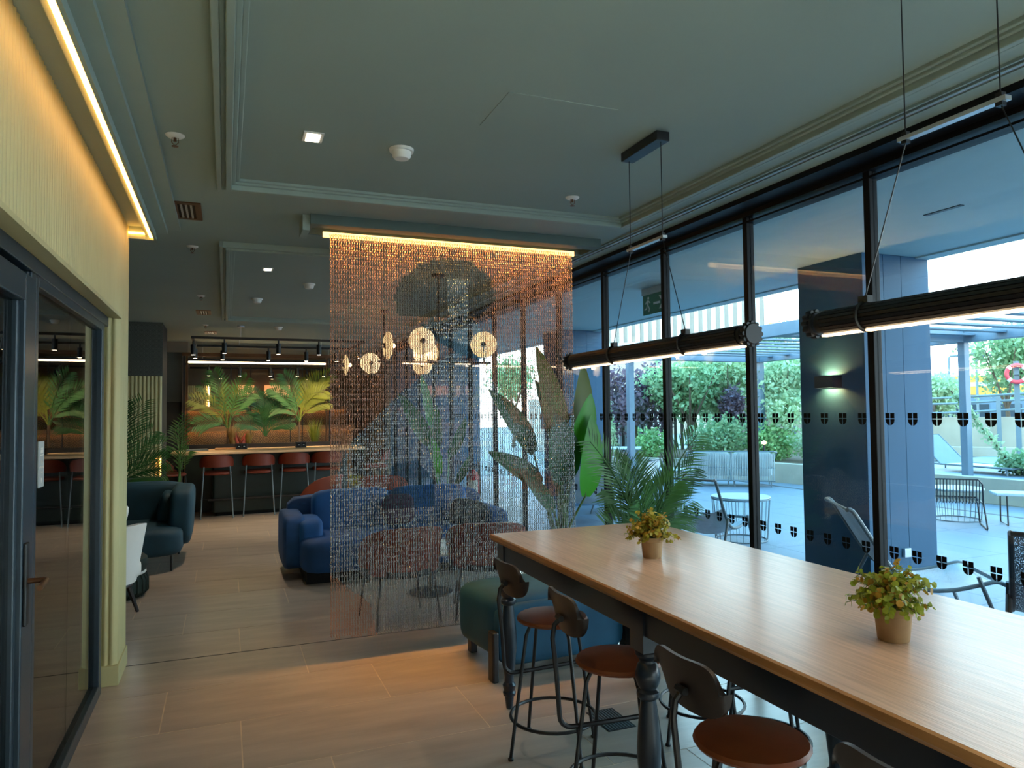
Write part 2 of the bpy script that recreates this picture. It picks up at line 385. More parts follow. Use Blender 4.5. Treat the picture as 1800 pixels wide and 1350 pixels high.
# left wall with meeting room behind
def flutes(mb, y0, y1, z0, z1, x, pitch=0.04, dep=0.014, seg=5, axis='y'):
    n = int(round((y1-y0)/pitch)); p = (y1-y0)/n; L = []
    for i in range(n):
        for j in range(seg):
            u = j/seg; L.append((y0+(i+u)*p, dep*math.sin(PI*u)))
    L.append((y1, 0)); vs = []; fs = []
    for a, d in L:
        for z in (z0, z1): vs.append((x+d, a, z) if axis == 'y' else (a, x-d, z))
    for i in range(len(L)-1): fs.append((2*i, 2*i+2, 2*i+3, 2*i+1) if axis == 'y' else (2*i, 2*i+2, 2*i+3, 2*i+1))
    return mb.add(vs, fs)
w = MB(); flutes(w, -6.1, 4.98, 2.22, 2.88, -0.614); flutes(w, 4.98, 5.36, 0.12, 2.88, -0.614)
w.box(-0.80, -0.614, -6.1, 4.98, 2.22, 2.88).box(-0.80, -0.614, 4.98, 5.36, 0.0, 2.88)
w.box(-4.2, -0.80, 5.20, 5.36, 0, 2.9)
flutes(w, -0.76, -0.614, 0.12, 2.22, 4.98, axis='x', pitch=0.0365)
w.box(-0.64, -0.594, -6.1, 4.98, 2.214, 2.234); w.build('wall_left', m_sage, smooth=True, ang=0.9, kind='structure')
Bx('baseboard_left', m_sage, -0.70, -0.592, 4.955, 5.37, 0, 0.12, kind='structure', bevel=0.004)
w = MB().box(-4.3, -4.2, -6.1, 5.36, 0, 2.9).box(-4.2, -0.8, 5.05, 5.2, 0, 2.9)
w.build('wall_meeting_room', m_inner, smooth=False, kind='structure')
Bx('wall_front', m_white, -7.2, XW+0.1, -6.25, -6.1, 0, 2.9, kind='structure')
Bx('wall_back', m_beige, -7.2, XW+0.1, YE, YE+0.15, 0, 2.9, kind='structure')
Bx('wall_far_left', m_beige, -7.15, -7.0, -6.1, YE, 0, 2.9, kind='structure')
Bx('wall_right_far', m_beige, XW-0.05, XW+0.1, 14.95, YE, 0, 2.9, kind='structure')
# door and fixed glazing (frame plane x = -0.67)
XF = -0.67
d1 = Bx('door_1', m_frame, XF-0.07, XF, 2.74, 3.02, 2.06, 2.11, kind='structure')
b = MB().box(XF-0.08, XF+0.005, -6.1, 4.955, 2.16, 2.22).box(XF-0.07, XF, 3.125, 3.19, 0, 2.16).box(XF-0.06, XF-0.01, 3.115, 3.13, 0, 2.16)
b.build('frame', m_frame, d1, smooth=False, bevel=0.004)
lf = MB().box(XF-0.05, XF+0.012, 2.985, 3.105, 0.01, 2.13).box(XF-0.05, XF+0.012, 2.02, 2.985, 2.03, 2.13).box(XF-0.05, XF+0.012, 2.02, 2.985, 0.01, 0.12).box(XF-0.05, XF+0.012, 1.95, 2.05, 0.01, 2.13)
lf.box(XF-0.045, XF-0.005, 2.955, 2.985, 0.12, 2.03)
lf = lf.build('leaf', m_frame, d1, smooth=False, bevel=0.005)
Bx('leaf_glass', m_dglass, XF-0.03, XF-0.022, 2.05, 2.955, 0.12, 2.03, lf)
h = MB().box(XF+0.012, XF+0.024, 2.995, 3.035, 0.885, 1.175).build('handle', m_dark, d1, bevel=0.004, smooth=False)
MB().tube([(XF+0.02, 3.015, 1.04), (XF+0.075, 3.015, 1.04), (XF+0.082, 3.005, 1.04), (XF+0.082, 2.90, 1.035)], 0.010, 10).build('lever', m_bronze, h)
w2 = MB().box(XF-0.07, XF, 3.19, 3.235, 0, 2.16).box(XF-0.07, XF, 4.77, 4.85, 0, 2.16).box(XF-0.07, XF, 3.235, 4.77, 0.0, 0.07).box(XF-0.07, XF, 3.235, 4.77, 2.12, 2.165).box(XF-0.075, XF-0.02, 4.85, 4.955, 0, 2.16)
w2 = w2.build('window_2', m_frame, smooth=False, bevel=0.004, kind='structure')
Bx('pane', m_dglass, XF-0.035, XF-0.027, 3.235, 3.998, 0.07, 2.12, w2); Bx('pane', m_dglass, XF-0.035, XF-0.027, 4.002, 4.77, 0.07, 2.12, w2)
b = MB().box(XF-0.075, XF+0.0, -6.1, 1.9, 0, 0.07).box(XF-0.075, XF, 1.88, 1.94, 0, 2.16); w3 = b.build('window_3', m_frame, smooth=False, kind='structure')
Bx('pane', m_dglass, XF-0.035, XF-0.027, -6.1, 1.88, 0.07, 2.16, w3)
pq = Bx('door_sign', m_sign, XF-0.026, XF-0.020, 3.365, 3.455, 1.335, 1.52, bevel=0.002)
tag(pq, 'grey room sign with white lettering on the glass beside the door', 'sign')
def text(s, size, loc, parent, mat, rot=(PI/2, 0, PI/2)):
    c = bpy.data.curves.new('lettering', 'FONT'); c.body = s; c.size = size; c.align_x = 'CENTER'; c.extrude = 0.0004; c.resolution_u = 3
    q = bpy.data.objects.new('tmp_text', c); C.objects.link(q); bpy.context.view_layer.update()
    me = bpy.data.meshes.new_from_object(q.evaluated_get(bpy.context.evaluated_depsgraph_get())); bpy.data.objects.remove(q)
    o = bpy.data.objects.new('lettering', me); C.objects.link(o); o.location = loc; o.rotation_euler = rot; me.materials.clear(); me.materials.append(mat); o.parent = parent; return o
text('Sala', 0.020, (XF-0.0193, 3.410, 1.432), pq, m_plast); text('de Reuniones', 0.0135, (XF-0.0193, 3.410, 1.412), pq, m_plast); text('Meeting', 0.011, (XF-0.0193, 3.410, 1.392), pq, m_plast)
ic = MB()
for i in range(3): ic.prism([(3.393+i*0.015, 1.472), (3.403+i*0.015, 1.472), (3.403+i*0.015, 1.486), (3.393+i*0.015, 1.486)], XF-0.0199, XF-0.0193, 'x'); ic.prism([(3.398+i*0.015+0.004*math.cos(a), 1.491+0.004*math.sin(a)) for a in [2*PI*q/8 for q in range(8)]], XF-0.0199, XF-0.0193, 'x')
ic.prism([(3.382, 1.462), (3.438, 1.462), (3.438, 1.467), (3.382, 1.467)], XF-0.0199, XF-0.0193, 'x')
ic.build('people_icon', m_plast, pq, smooth=False)
MB().prism([(3.403, 1.372), (3.417, 1.372), (3.417, 1.360), (3.410, 1.350), (3.403, 1.360)], XF-0.0199, XF-0.0193, 'x').build('shield_mark', m_plast, pq, smooth=False)
# window wall
MUL = [2.735+0.9375*k for k in range(-9, 14)]
win = MB().box(XW-0.06, XW+0.06, -6.1, 14.95, 0, 0.05).box(XW-0.04, XW+0.06, -6.1, 14.95, 2.84, 2.875).box(XW-0.03, XW+0.05, -6.1, 14.95, 2.80, 2.812)
win = win.build('window_1', m_beam, smooth=False, kind='structure')
Bx('trim_4', m_beam, 2.90, XW+0.08, -6.1, 14.95, 2.868, CEIL+0.02, kind='structure')
t5 = MB().box(2.70, 2.712, -6.1, 14.9, CEIL-0.012, CEIL+0.01).box(2.735, 2.745, -6.1, 14.9, CEIL-0.012, CEIL+0.01).box(2.775, 2.787, -6.1, 14.9, CEIL-0.012, CEIL+0.01)
t5 = t5.build('trim_5', m_trim, smooth=False, kind='structure')
Bx('diffuser_strip', m_alu, 2.745, 2.775, -6.1, 14.9, CEIL-0.006, CEIL+0.01, t5); Bx('slot', m_vinyl, 2.712, 2.735, -6.1, 14.9, CEIL-0.003, CEIL+0.01, t5)
mm = None
for y in MUL:
    if mm is None: mm = MB().box(-0.028, 0.03, -0.020, 0.020, 0.05, 2.84).build('mullion', m_beam, win, bevel=0.004, smooth=False); mm.location = (XW, y, 0)
    else: inst(mm, 'mullion', win, (XW, y, 0))
def shield():
    s_ = MB(); w_, g = 0.026, 0.0022
    top = 0.031; q = [(g, g+0.002), (w_, g+0.002), (w_, top), (g, top)]
    lo = [(g, -g+0.002), (g, -0.031)]+[(w_*math.cos(a)+0, -0.004-0.027*math.sin(a)) for a in [PI/2*0.80, PI/2*0.6, PI/2*0.35, PI/2*0.1]]+[(w_, -g+0.002)]
    for sg in (1, -1):
        for p in (q, lo):
            pl = [(sg*a, b) for a, b in p]
            s_.prism(pl if sg > 0 else pl[::-1], -0.0004, 0.0004, 'x')
    return s_
sh = None; pane0 = None
for i in range(len(MUL)-1):
    y = MUL[i]
    if pane0 is None: pn = pane0 = MB().box(-0.005, 0.005, 0.02, 0.9375-0.02, 0.05, 2.845).build('pane', m_glass, win, smooth=False); pn.location = (XW, y, 0)
    else: pn = inst(pane0, 'pane', win, (XW, y, 0))
    if 0.5 < y < 9.6:
        for j in range(7):
            for z in (1.56, 0.895):
                if sh is None: sh = shield().build('shield_decal', m_vinyl, pn, smooth=False); sh.location = (-0.0062, 0.085+0.128*j, z)
                else: inst(sh, 'shield_decal', pn, (-0.0062, 0.085+0.128*j, z))

# ================================================================== OUTSIDE SHELL
tf = Bx('terrace', m_groutdark, XW-0.02, 60, -20, 70, -0.12, -0.006, kind='structure')
sl = None
for ix in range(14):
    for iy in range(-2, 13):
        x, y = XW+0.07+0.95*ix, 0.2+1.3*iy
        if x > 11 and y > 6: continue
        if sl is None: sl = MB().box(0.002, 0.948, 0.002, 1.298, -0.03, 0.0).build('paving_slab', m_terr, tf, smooth=False); sl.location = (x, y, 0)
        else: inst(sl, 'paving_slab', tf, (x, y, 0))
Bx('drain_channel', m_dark, 10.66, 10.72, -4, 13.4, -0.01, 0.003, tf)
so = MB().box(XW+0.10, 6.08, -8, 30, 3.0, 3.3).box(5.90, 6.08, -8, 30, 2.985, 3.0); so = so.build('ceiling_terrace', m_soffit, smooth=False, kind='structure')
Bx('trim_6', m_soffit, XW+0.08, XW+0.22, -8, 30, 2.84, 3.05, kind='structure')
Bx('linear_grille', m_dark, 4.66, 4.70, 3.38, 3.66, 2.994, 3.0, so)
def column(n, x0, x1, y0, y1):
    c = Bx('column_%d' % n, m_vinyl, x0+0.02, x1-0.02, y0+0.02, y1-0.02, 0, 3.0, kind='structure')
    for a, bb in ((x0, (x0+x1)/2-0.16), ((x0+x1)/2-0.157, (x0+x1)/2+0.06), ((x0+x1)/2+0.063, x1)):
        Bx('cladding_panel', m_col, a, bb, y0, y0+0.02, 0.0, 2.998, c, bevel=0.002); Bx('cladding_panel', m_col, a, bb, y1-0.02, y1, 0.0, 2.998, c, bevel=0.002)
    Bx('cladding_panel', m_col, x0, x0+0.02, y0+0.02, y1-0.02, 0, 2.998, c); Bx('cladding_panel', m_col, x1-0.02, x1, y0+0.02, y1-0.02, 0, 2.998, c)
    return c
column(1, 5.24, 6.06, 4.73, 5.50); column(2, 5.32, 6.10, 11.0, 11.8); column(3, 5.24, 6.06, -1.6, -0.8)
Bx('wall_building_end', m_col, 3.2, 6.08, 17.5, 17.8, 0, 3.0, kind='structure')
t = thing('wall_lamp', 'dark square up-and-down wall lamp on the slate column outside', 'lamp', (5.24, 5.10, 1.86))
MB().box(-0.11, -0.10, -0.11, 0.11, -0.055, 0.055).box(-0.01, 0.0, -0.11, 0.11, -0.055, 0.055).box(-0.10, -0.01, -0.11, -0.10, -0.055, 0.055).box(-0.10, -0.01, 0.10, 0.11, -0.055, 0.055).box(-0.10, -0.01, -0.10, 0.10, -0.012, 0.012).build('lamp_body', m_navy, t, smooth=False)
Bx('led_panel', e_wall, -0.07, -0.03, -0.05, 0.05, 0.0122, 0.016, t); Bx('led_panel', e_wall, -0.07, -0.03, -0.05, 0.05, -0.016, -0.0122, t)
Bx('socket_plate', m_alu, 5.62, 5.70, 4.70, 4.73, 0.28, 0.36, None, bevel=0.004); tag(bpy.data.objects['socket_plate'], 'small silver outdoor socket cover low on the slate column', 'socket')

# ================================================================== CHAIN CURTAIN
YC = 4.85
t = thing('chain_curtain', 'chain link curtain with a pictorial pattern hanging from a lit ceiling housing', 'curtain', (0, 0, 0))
b = MB().box(0.50, 2.60, 4.70, 4.72, 2.835, CEIL).box(0.50, 2.60, 4.98, 5.0, 2.835, CEIL).box(0.50, 0.52, 4.72, 4.98, 2.835, CEIL).box(2.58, 2.60, 4.72, 4.98, 2.835, CEIL).box(0.52, 2.58, 4.72, 4.98, 2.875, CEIL).box(0.52, 2.58, 4.72, 4.80, 2.835, 2.845)
b.build('housing', M('housing_shaded_paint', '56665f', 0.6, var=0.03), t, smooth=False)  # darker than the trim paint: shade on the housing put into its colour
Bx('support_bracket', m_trim, 0.455, 0.50, 4.74, 4.96, 2.80, CEIL, t)
light('AREA', 'curtain_wash', (1.54, 4.83, 2.83), 3.4, (1.0, 0.48, 0.12), (0, 0, 0), 1.9, parent=t, sy=0.03).data.spread = 1.1
Bx('light_strip', e_curt, 0.60, 2.47, 4.885, 4.905, 2.80, 2.835, t)
def inpoly(px, pz, poly):
    r = np.zeros(px.shape, bool); n = len(poly)
    for i in range(n):
        x1, z1 = poly[i]; x2, z2 = poly[(i+1) % n]
        if z1 == z2: continue
        c = ((z1 > pz) != (z2 > pz)) & (px < (x2-x1)*(pz-z1)/(z2-z1)+x1); r ^= c
    return r
def strands():
    NS, pitch, z0, z1 = 104, 0.0166, 0.13, 2.815
    xs = np.linspace(0.645, 2.425, NS); NL = int((z1-z0)/pitch); zs = z1-pitch*(np.arange(NL)+0.5)
    X, Z = np.meshgrid(xs, zs, indexing='ij'); K = np.broadcast_to(np.arange(NL), X.shape)
    X = X.ravel(); Z = Z.ravel(); K = K.ravel(); n = X.size
    Y = YC+rng.normal(0, 0.002, n)
    keep = (Z > z0+0.03*rng.random(n)); X, Z, K, Y = X[keep], Z[keep], K[keep], Y[keep]; n = X.size
    A, B2 = 6, 3; a = 2*PI*np.arange(A)/A; bb = 2*PI*np.arange(B2)/B2
    R, r = 0.0062, 0.0027
    ring = np.stack([((R+r*np.cos(q))*np.cos(p), r*np.sin(q), (R*1.12+r*np.cos(q))*np.sin(p)) for p in a for q in bb])
    ang = np.where(K % 2 == 0, 0.5, 0.5+PI/2)+rng.normal(0, 0.35, n)
    ca, sa = np.cos(ang)[:, None], np.sin(ang)[:, None]
    V = np.stack([X[:, None]+ring[None, :, 0]*ca-ring[None, :, 1]*sa, Y[:, None]+ring[None, :, 0]*sa+ring[None, :, 1]*ca, Z[:, None]+np.broadcast_to(ring[None, :, 2], (n, A*B2))], 2).reshape(-1, 3)
    q = np.array([(i*B2+j, ((i+1) % A)*B2+j, ((i+1) % A)*B2+(j+1) % B2, i*B2+(j+1) % B2) for i in range(A) for j in range(B2)])
    F = (q[None]+(np.arange(n)*A*B2)[:, None, None]).reshape(-1, 4)
    hat = [(1.07, 2.42), (1.12, 2.54), (1.26, 2.65), (1.45, 2.71), (1.64, 2.69), (1.77, 2.58), (1.81, 2.42), (1.68, 2.30), (1.10, 2.28)]
    neck = [(1.44, 2.56), (1.61, 2.57), (1.60, 2.28), (1.46, 2.28)]
    chest = [(1.46, 2.28), (1.63, 2.29), (1.72, 2.17), (1.76, 1.96), (1.42, 2.12), (1.26, 2.23)]
    body = [(1.17, 1.80), (1.34, 1.96), (1.50, 2.04), (1.76, 1.88), (1.93, 1.55), (2.15, 1.45), (2.45, 1.60), (2.45, 0.10), (0.95, 0.10), (0.90, 0.35), (0.60, 0.60), (0.60, 1.02), (0.79, 1.45)]
    band = [(1.90, 1.22), (2.20, 1.16), (2.32, 1.05), (2.28, 0.98), (1.85, 1.10)]
    knee = [(0.98, 0.98), (1.06, 1.26), (1.22, 1.30), (1.34, 1.15), (1.34, 0.98)]
    dark1 = [(1.26, 2.23), (1.42, 2.14), (1.70, 2.05), (1.72, 1.98), (1.55, 2.02), (1.36, 2.12)]
    mi = np.zeros(n, int)
    mi[inpoly(X, Z, body)] = 1; mi[inpoly(X, Z, hat)] = 2; mi[inpoly(X, Z, neck)] = 1; mi[inpoly(X, Z, chest)] = 1
    mi[inpoly(X, Z, dark1)] = 3; mi[inpoly(X, Z, knee)] = 3; mi[inpoly(X, Z, band)] = 0
    me = bpy.data.meshes.new('chain_strands'); me.vertices.add(len(V)); me.vertices.foreach_set('co', V.astype(np.float32).ravel())
    me.loops.add(F.size); me.loops.foreach_set('vertex_index', F.astype(np.int32).ravel())
    me.polygons.add(len(F)); me.polygons.foreach_set('loop_start', np.arange(0, F.size, 4, dtype=np.int32))
    me.polygons.foreach_set('material_index', np.repeat(mi, len(q)).astype(np.int32))
    me.polygons.foreach_set('use_smooth', np.ones(len(F), bool))
    for m in (m_copper, m_silver, m_blackch, m_tealch): me.materials.append(m)
    me.update(); me.validate()
    o = bpy.data.objects.new('chain_strands', me); C.objects.link(o); o['kind'] = 'stuff'; return o
strands().parent = t

# ================================================================== HIGH TABLE
TX0, TX1, TY0, TY1, TZ = 1.37, 2.41, 0.80, 3.80, 0.94
t = thing('high_table', 'long navy high table with oak top and turned legs by the windows', 'table', (0, 0, 0))
top = MB().box(TX0+0.012, TX1-0.012, TY0+0.012, TY1-0.012, TZ-0.006, TZ).build('table_top', m_oak, t, smooth=False)
r = 0.012
prof = [(0, 0), (0.0, -0.006), (-0.012, -0.012), (-0.014, -0.022), (-0.006, -0.030), (0.01, -0.036), (0.02, -0.036), (0.02, -0.008), (0.012, 0)]
eb = MB()
def frame_sweep(mb, x0, x1, y0, y1, z, pr):
    vs = []; n = len(pr)
    for (cx_, cy_, sx_, sy_) in ((x0, y0, -1, -1), (x1, y0, 1, -1), (x1, y1, 1, 1), (x0, y1, -1, 1)):
        for o, dz in pr: vs.append((cx_-sx_*(o), cy_-sy_*(o), z+dz))
    fs = [(c*n+i, c*n+(i+1) % n, ((c+1) % 4)*n+(i+1) % n, ((c+1) % 4)*n+i) for c in range(4) for i in range(n)]
    return mb.add(vs, fs)
frame_sweep(eb, TX0, TX1, TY0, TY1, TZ, [(0.013, 0.0), (0.003, -0.004), (0.0, -0.012), (0.001, -0.024), (0.008, -0.03), (0.012, -0.038), (0.03, -0.038), (0.03, -0.006)])
eb.build('table_edge', m_oakedge, t, ang=0.5)
MB().box(TX0+0.012, TX1-0.012, TY0+0.012, TY1-0.012, TZ-0.036, TZ-0.0065).build('table_core', m_oakedge, t, smooth=False)
a = MB().box(TX0+0.04, TX0+0.065, TY0+0.06, TY1-0.06, 0.80, 0.904).box(TX1-0.065, TX1-0.04, TY0+0.06, TY1-0.06, 0.80, 0.904)
a.box(TX0+0.06, TX1-0.06, TY0+0.04, TY0+0.065, 0.80, 0.904).box(TX0+0.06, TX1-0.06, TY1-0.065, TY1-0.04, 0.80, 0.904).box(TX0+0.06, TX1-0.06, 2.29, 2.33, 0.80, 0.904)
a.build('apron', m_navy, t, smooth=False, bevel=0.003)
lp = [(0.012, 0.0), (0.018, 0.005), (0.026, 0.07), (0.034, 0.075), (0.036, 0.09), (0.030, 0.10), (0.034, 0.115), (0.037, 0.13), (0.027, 0.145), (0.026, 0.17), (0.034, 0.24), (0.043, 0.33), (0.044, 0.39), (0.039, 0.46), (0.031, 0.53), (0.028, 0.56), (0.041, 0.57), (0.043, 0.58), (0.041, 0.59), (0.031, 0.60), (0.040, 0.615), (0.046, 0.635), (0.046, 0.655), (0.038, 0.685), (0.030, 0.695), (0.030, 0.705), (0.040, 0.715), (0.046, 0.725), (0.046, 0.735), (0.038, 0.742)]
lg = MB().lathe(lp, 20).box(-0.045, 0.045, -0.045, 0.045, 0.74, 0.903)
leg = None
for x in (TX0+0.075, TX1-0.075):
    for y in (3.715, 2.31, 0.90):
        if leg is None: leg = lg.build('leg', m_navy, t, ang=0.5); leg.location = (x, y, 0)
        else: inst(leg, 'leg', t, (x, y, 0))
# ------------------------------------------------------------------ bar stools round it (back at local -x)
def make_stool(label):
    t = thing('bar_stool', label, 'stool', (0, 0, 0), 0, 'bar stools at the high table')
    MB().lathe([(0.0, 0.6), (0.12, 0.602), (0.165, 0.612), (0.172, 0.622), (0.165, 0.633), (0.10, 0.640), (0.0, 0.642)], 28).build('seat', m_seatw, t)
    for k in range(4):
        a = k*PI/2+0.08; c_, s_ = math.cos(a), math.sin(a)
        lg = MB().tube([(0.10*c_, 0.10*s_, 0.604), (0.125*c_, 0.125*s_, 0.596), (0.145*c_, 0.145*s_, 0.56), (0.235*c_, 0.235*s_, 0.012)], 0.0085, 8)
        lg.lathe([(0.013, 0), (0.014, 0.008), (0.009, 0.014)], 10, (0.235*c_, 0.235*s_, 0)); lg.build('leg', m_dark, t)
    MB().ring((0, 0, 0.16), 0.205, 0.008, 32, 6).build('foot_ring', m_dark, t)
    cv = [(0.165, 0, 0.39), (-0.12, 0, 0.39), (-0.205, 0, 0.392)]+[(-0.205-0.05*math.sin(a), 0, 0.442-0.05*math.cos(a)) for a in (0.4, 0.8, 1.2, 1.57)]+[(-0.265, 0, 0.60), (-0.280, 0, 0.74), (-0.272, 0, 0.79), (-0.245, 0, 0.815)]
    sp = MB().tube(cv, 0.010, 8); sp.cyl((-0.25, -0.02, 0.815), (-0.25, 0.02, 0.815), 0.012, 8); sp.build('back_post', m_dark, t)
    n = 20; vs = []; fs = []
    for sd in (0, 1):
        for i in range(n+1):
            for j in range(7):
                u = math.sin(PI/2*(-1+2*i/n)); v = -1+2*j/6
                hw = 0.150; hh = 0.080*max(0.0, 1-abs(u)**5)**0.5
                y = u*hw; z = 0.845+v*hh-0.012*(1-u*u); x = -0.245+0.022*u*u-0.035*v*0.5 + (0.0 if sd == 0 else 0.013)
                vs.append((x, y, z))
    K = (n+1)*7; q = lambda s_, i, j: s_*K+i*7+j
    for i in range(n):
        for j in range(6): fs += [(q(0, i, j), q(0, i, j+1), q(0, i+1, j+1), q(0, i+1, j)), (q(1, i, j), q(1, i+1, j), q(1, i+1, j+1), q(1, i, j+1))]
        fs += [(q(0, i, 0), q(0, i+1, 0), q(1, i+1, 0), q(1, i, 0)), (q(0, i, 6), q(1, i, 6), q(1, i+1, 6), q(0, i+1, 6))]
    for j in range(6): fs += [(q(0, 0, j), q(1, 0, j), q(1, 0, j+1), q(0, 0, j+1)), (q(0, n, j), q(0, n, j+1), q(1, n, j+1), q(1, n, j))]
    MB().add(vs, fs).build('backrest', m_backw, t)
    return t
near = [(1.47, 3.20, 'black wire bar stool with walnut seat nearest the chain curtain, room side of high table'), (1.46, 2.55, 'second bar stool from the chain curtain on the room side of the high table'),
        (1.47, 1.78, 'third bar stool from the chain curtain on the room side, backrest before its seat'), (1.47, 1.08, 'bar stool closest to the viewer, only its dark backrest showing under the table edge')]
far = [(2.22, 3.05, 'bar stool on the window side of the high table, farthest back'), (2.22, 2.62, 'second bar stool on the window side, legs seen under the table apron'),
       (2.22, 1.85, 'window-side bar stool nearest the viewer, legs seen under the table apron')]
st0 = make_stool(near[0][2]); st0.location = (near[0][0], near[0][1], 0); st0.rotation_euler.z = 0.05
for i, (x, y, l) in enumerate(near[1:]): clone(st0, (x, y, 0), (-0.06, 0.03, 0.02)[i], l)
for i, (x, y, l) in enumerate(far): clone(st0, (x, y, 0), PI+(0.1, -0.08, 0.05)[i], l)
# ------------------------------------------------------------------ potted plants on the table
def small_plant(x, y, label, leafm, k, R, seed):
    random.seed(seed)
    t = thing('potted_plant', label, 'plant', (x, y, TZ), 0, 'small potted plants on the high table')
    MB().lathe([(0.040*k, 0), (0.043*k, 0.003), (0.050*k, 0.075*k), (0.054*k, 0.077*k), (0.055*k, 0.098*k), (0.049*k, 0.098*k), (0.047*k, 0.085*k), (0.0, 0.085*k)], 22).build('pot', m_terrac_pot, t)
    st = MB(); lv = MB(); lv2 = MB()
    for i in range(95):
        a = random.uniform(0, 2*PI); el = random.uniform(-0.35, 1.45); L = R*random.uniform(0.6, 1.12)
        d = Vector((math.cos(a)*math.cos(el), math.sin(a)*math.cos(el), math.sin(el)*0.85)); p0 = Vector((0, 0, 0.09*k)); p2 = p0+Vector((0, 0, 0.02))+d*L; p1 = (p0+p2)/2+Vector((0, 0, 0.03))
        P = [p0*(1-u)**2+p1*2*u*(1-u)+p2*u*u for u in (0, .35, .7, 1)]
        st.tube(P, 0.0010, 4)
        for u in (0.45, 0.6, 0.75, 0.88, 1.0):
            q = p0*(1-u)**2+p1*2*u*(1-u)+p2*u*u
            for sg in (-1, 1):
                nrm = (d+Vector((random.uniform(-1, 1), random.uniform(-1, 1), random.uniform(-.4, 1)))).normalized(); u1 = nrm.orthogonal().normalized(); v1 = nrm.cross(u1); rr = random.uniform(0.0055, 0.0105)*k
                c = q+u1*sg*rr*1.1
                (lv if random.random() < 0.7 else lv2).add([c+(u1*math.cos(w)+v1*math.sin(w))*rr for w in [2*PI*j/7 for j in range(7)]], [tuple(range(7))])
    st.build('stems', m_stem, t); lv.build('foliage', leafm, t, kind='stuff'); lv2.build('golden_foliage', m_ygold, t, kind='stuff')
small_plant(1.83, 2.87, 'small golden-leaved plant in a grey-brown pot on the far part of the table', m_yel, 0.98, 0.115, 3)
small_plant(1.82, 1.57, 'larger yellow-green round-leaved plant in a tan pot, nearer end of the table', M('lime_leaf', '93a336', 0.5, var=0.25, scale=30, transl=0.3), 1.0, 0.122, 5)
# ------------------------------------------------------------------ linear pendants
def pendant(y0, y1, yc, br, label, x=1.86, z=1.905):
    t = thing('pendant_light', label, 'lamp', (0, 0, 0), 0, 'tube pendants over the high table')
    R = 0.042; n = 20
    MB().tube([(x, y0+0.03, z), (x, y1-0.03, z)], R*0.86, 20).build('tube_body', m_dark, t)
    hs = MB()
    for i in range(n): a = 2*PI*i/n; hs.box(0, 0, 0, 0, 0, 0) if False else hs.obox((x+R*0.86*math.cos(a), (y0+y1)/2, z+R*0.86*math.sin(a)), (0.008, y1-y0-0.1, 0.010), Matrix.Rotation(-a, 3, 'Y'))
    hs.build('fins', m_dark, t, smooth=False)
    for ye in (y0, y1):
        cp = MB().lathe([(0.0, 0), (R*0.9, 0), (R*1.02, 0.008), (R*1.02, 0.03), (R*0.9, 0.036), (0, 0.036)], 24)
        for k in range(12): a = 2*PI*k/12; cp.lathe([(0.0, 0.006), (0.008, 0.006), (0.009, 0.018), (0.008, 0.03), (0, 0.03)], 8, (R*1.0*math.cos(a), R*1.0*math.sin(a), 0))
        cp.v = [(x+a, ye+(c-0.018), z+b_) for a, b_, c in cp.v]; cp.build('end_cap', m_dark, t)
    for yb in br:
        MB().ring((x, yb, z), R*1.06, 0.006, 20, 6, 'y').box(x-0.012, x+0.012, yb-0.018, yb+0.018, z+R, z+R+0.022).build('clamp', m_dark, t)
    yy = sorted([y0+0.04]+[q for b_ in br for q in (b_-0.008, b_+0.008)]+[y1-0.04])
    for i in range(0, len(yy), 2): Bx('led_strip', e_pend, x-0.011, x+0.011, yy[i], yy[i+1], z-R*1.04-0.004, z-R*1.04+0.003, t)
    ys = (yc-0.14, yc+0.14)
    Bx('spreader_bar', m_alu, x-0.012, x+0.012, ys[0]-0.02, ys[1]+0.02, 2.405, 2.417, t)
    for q, yb in zip(ys, sorted(br)):
        MB().box(x-0.009, x+0.009, q-0.009, q+0.009, 2.395, 2.43).build('wire_grip', m_dark, t, smooth=False)
        MB().cyl((x, q, 2.42), (x, q, CEIL-0.045), 0.002, 6).build('wire', m_dark, t); MB().cyl((x, q, 2.40), (x, yb, z+R+0.02), 0.002, 6).build('wire', m_dark, t)
    Bx('canopy', m_dark, x-0.035, x+0.035, yc-0.16, yc+0.16, CEIL-0.045, CEIL-0.001, t, bevel=0.003)
    light('AREA', 'pendant_glow', (x, (y0+y1)/2, z-R*1.3), 1.2, WARMW, (0, 0, 0), 0.03, parent=t, sy=(y1-y0)*0.9)
pendant(2.20, 3.74, 2.92, (2.62, 3.24), 'ribbed black tube pendant light hanging nearer the chain curtain')
pendant(0.45, 1.88, 1.37, (1.07, 1.67), 'ribbed black tube pendant light cut off by the right edge of the photo')

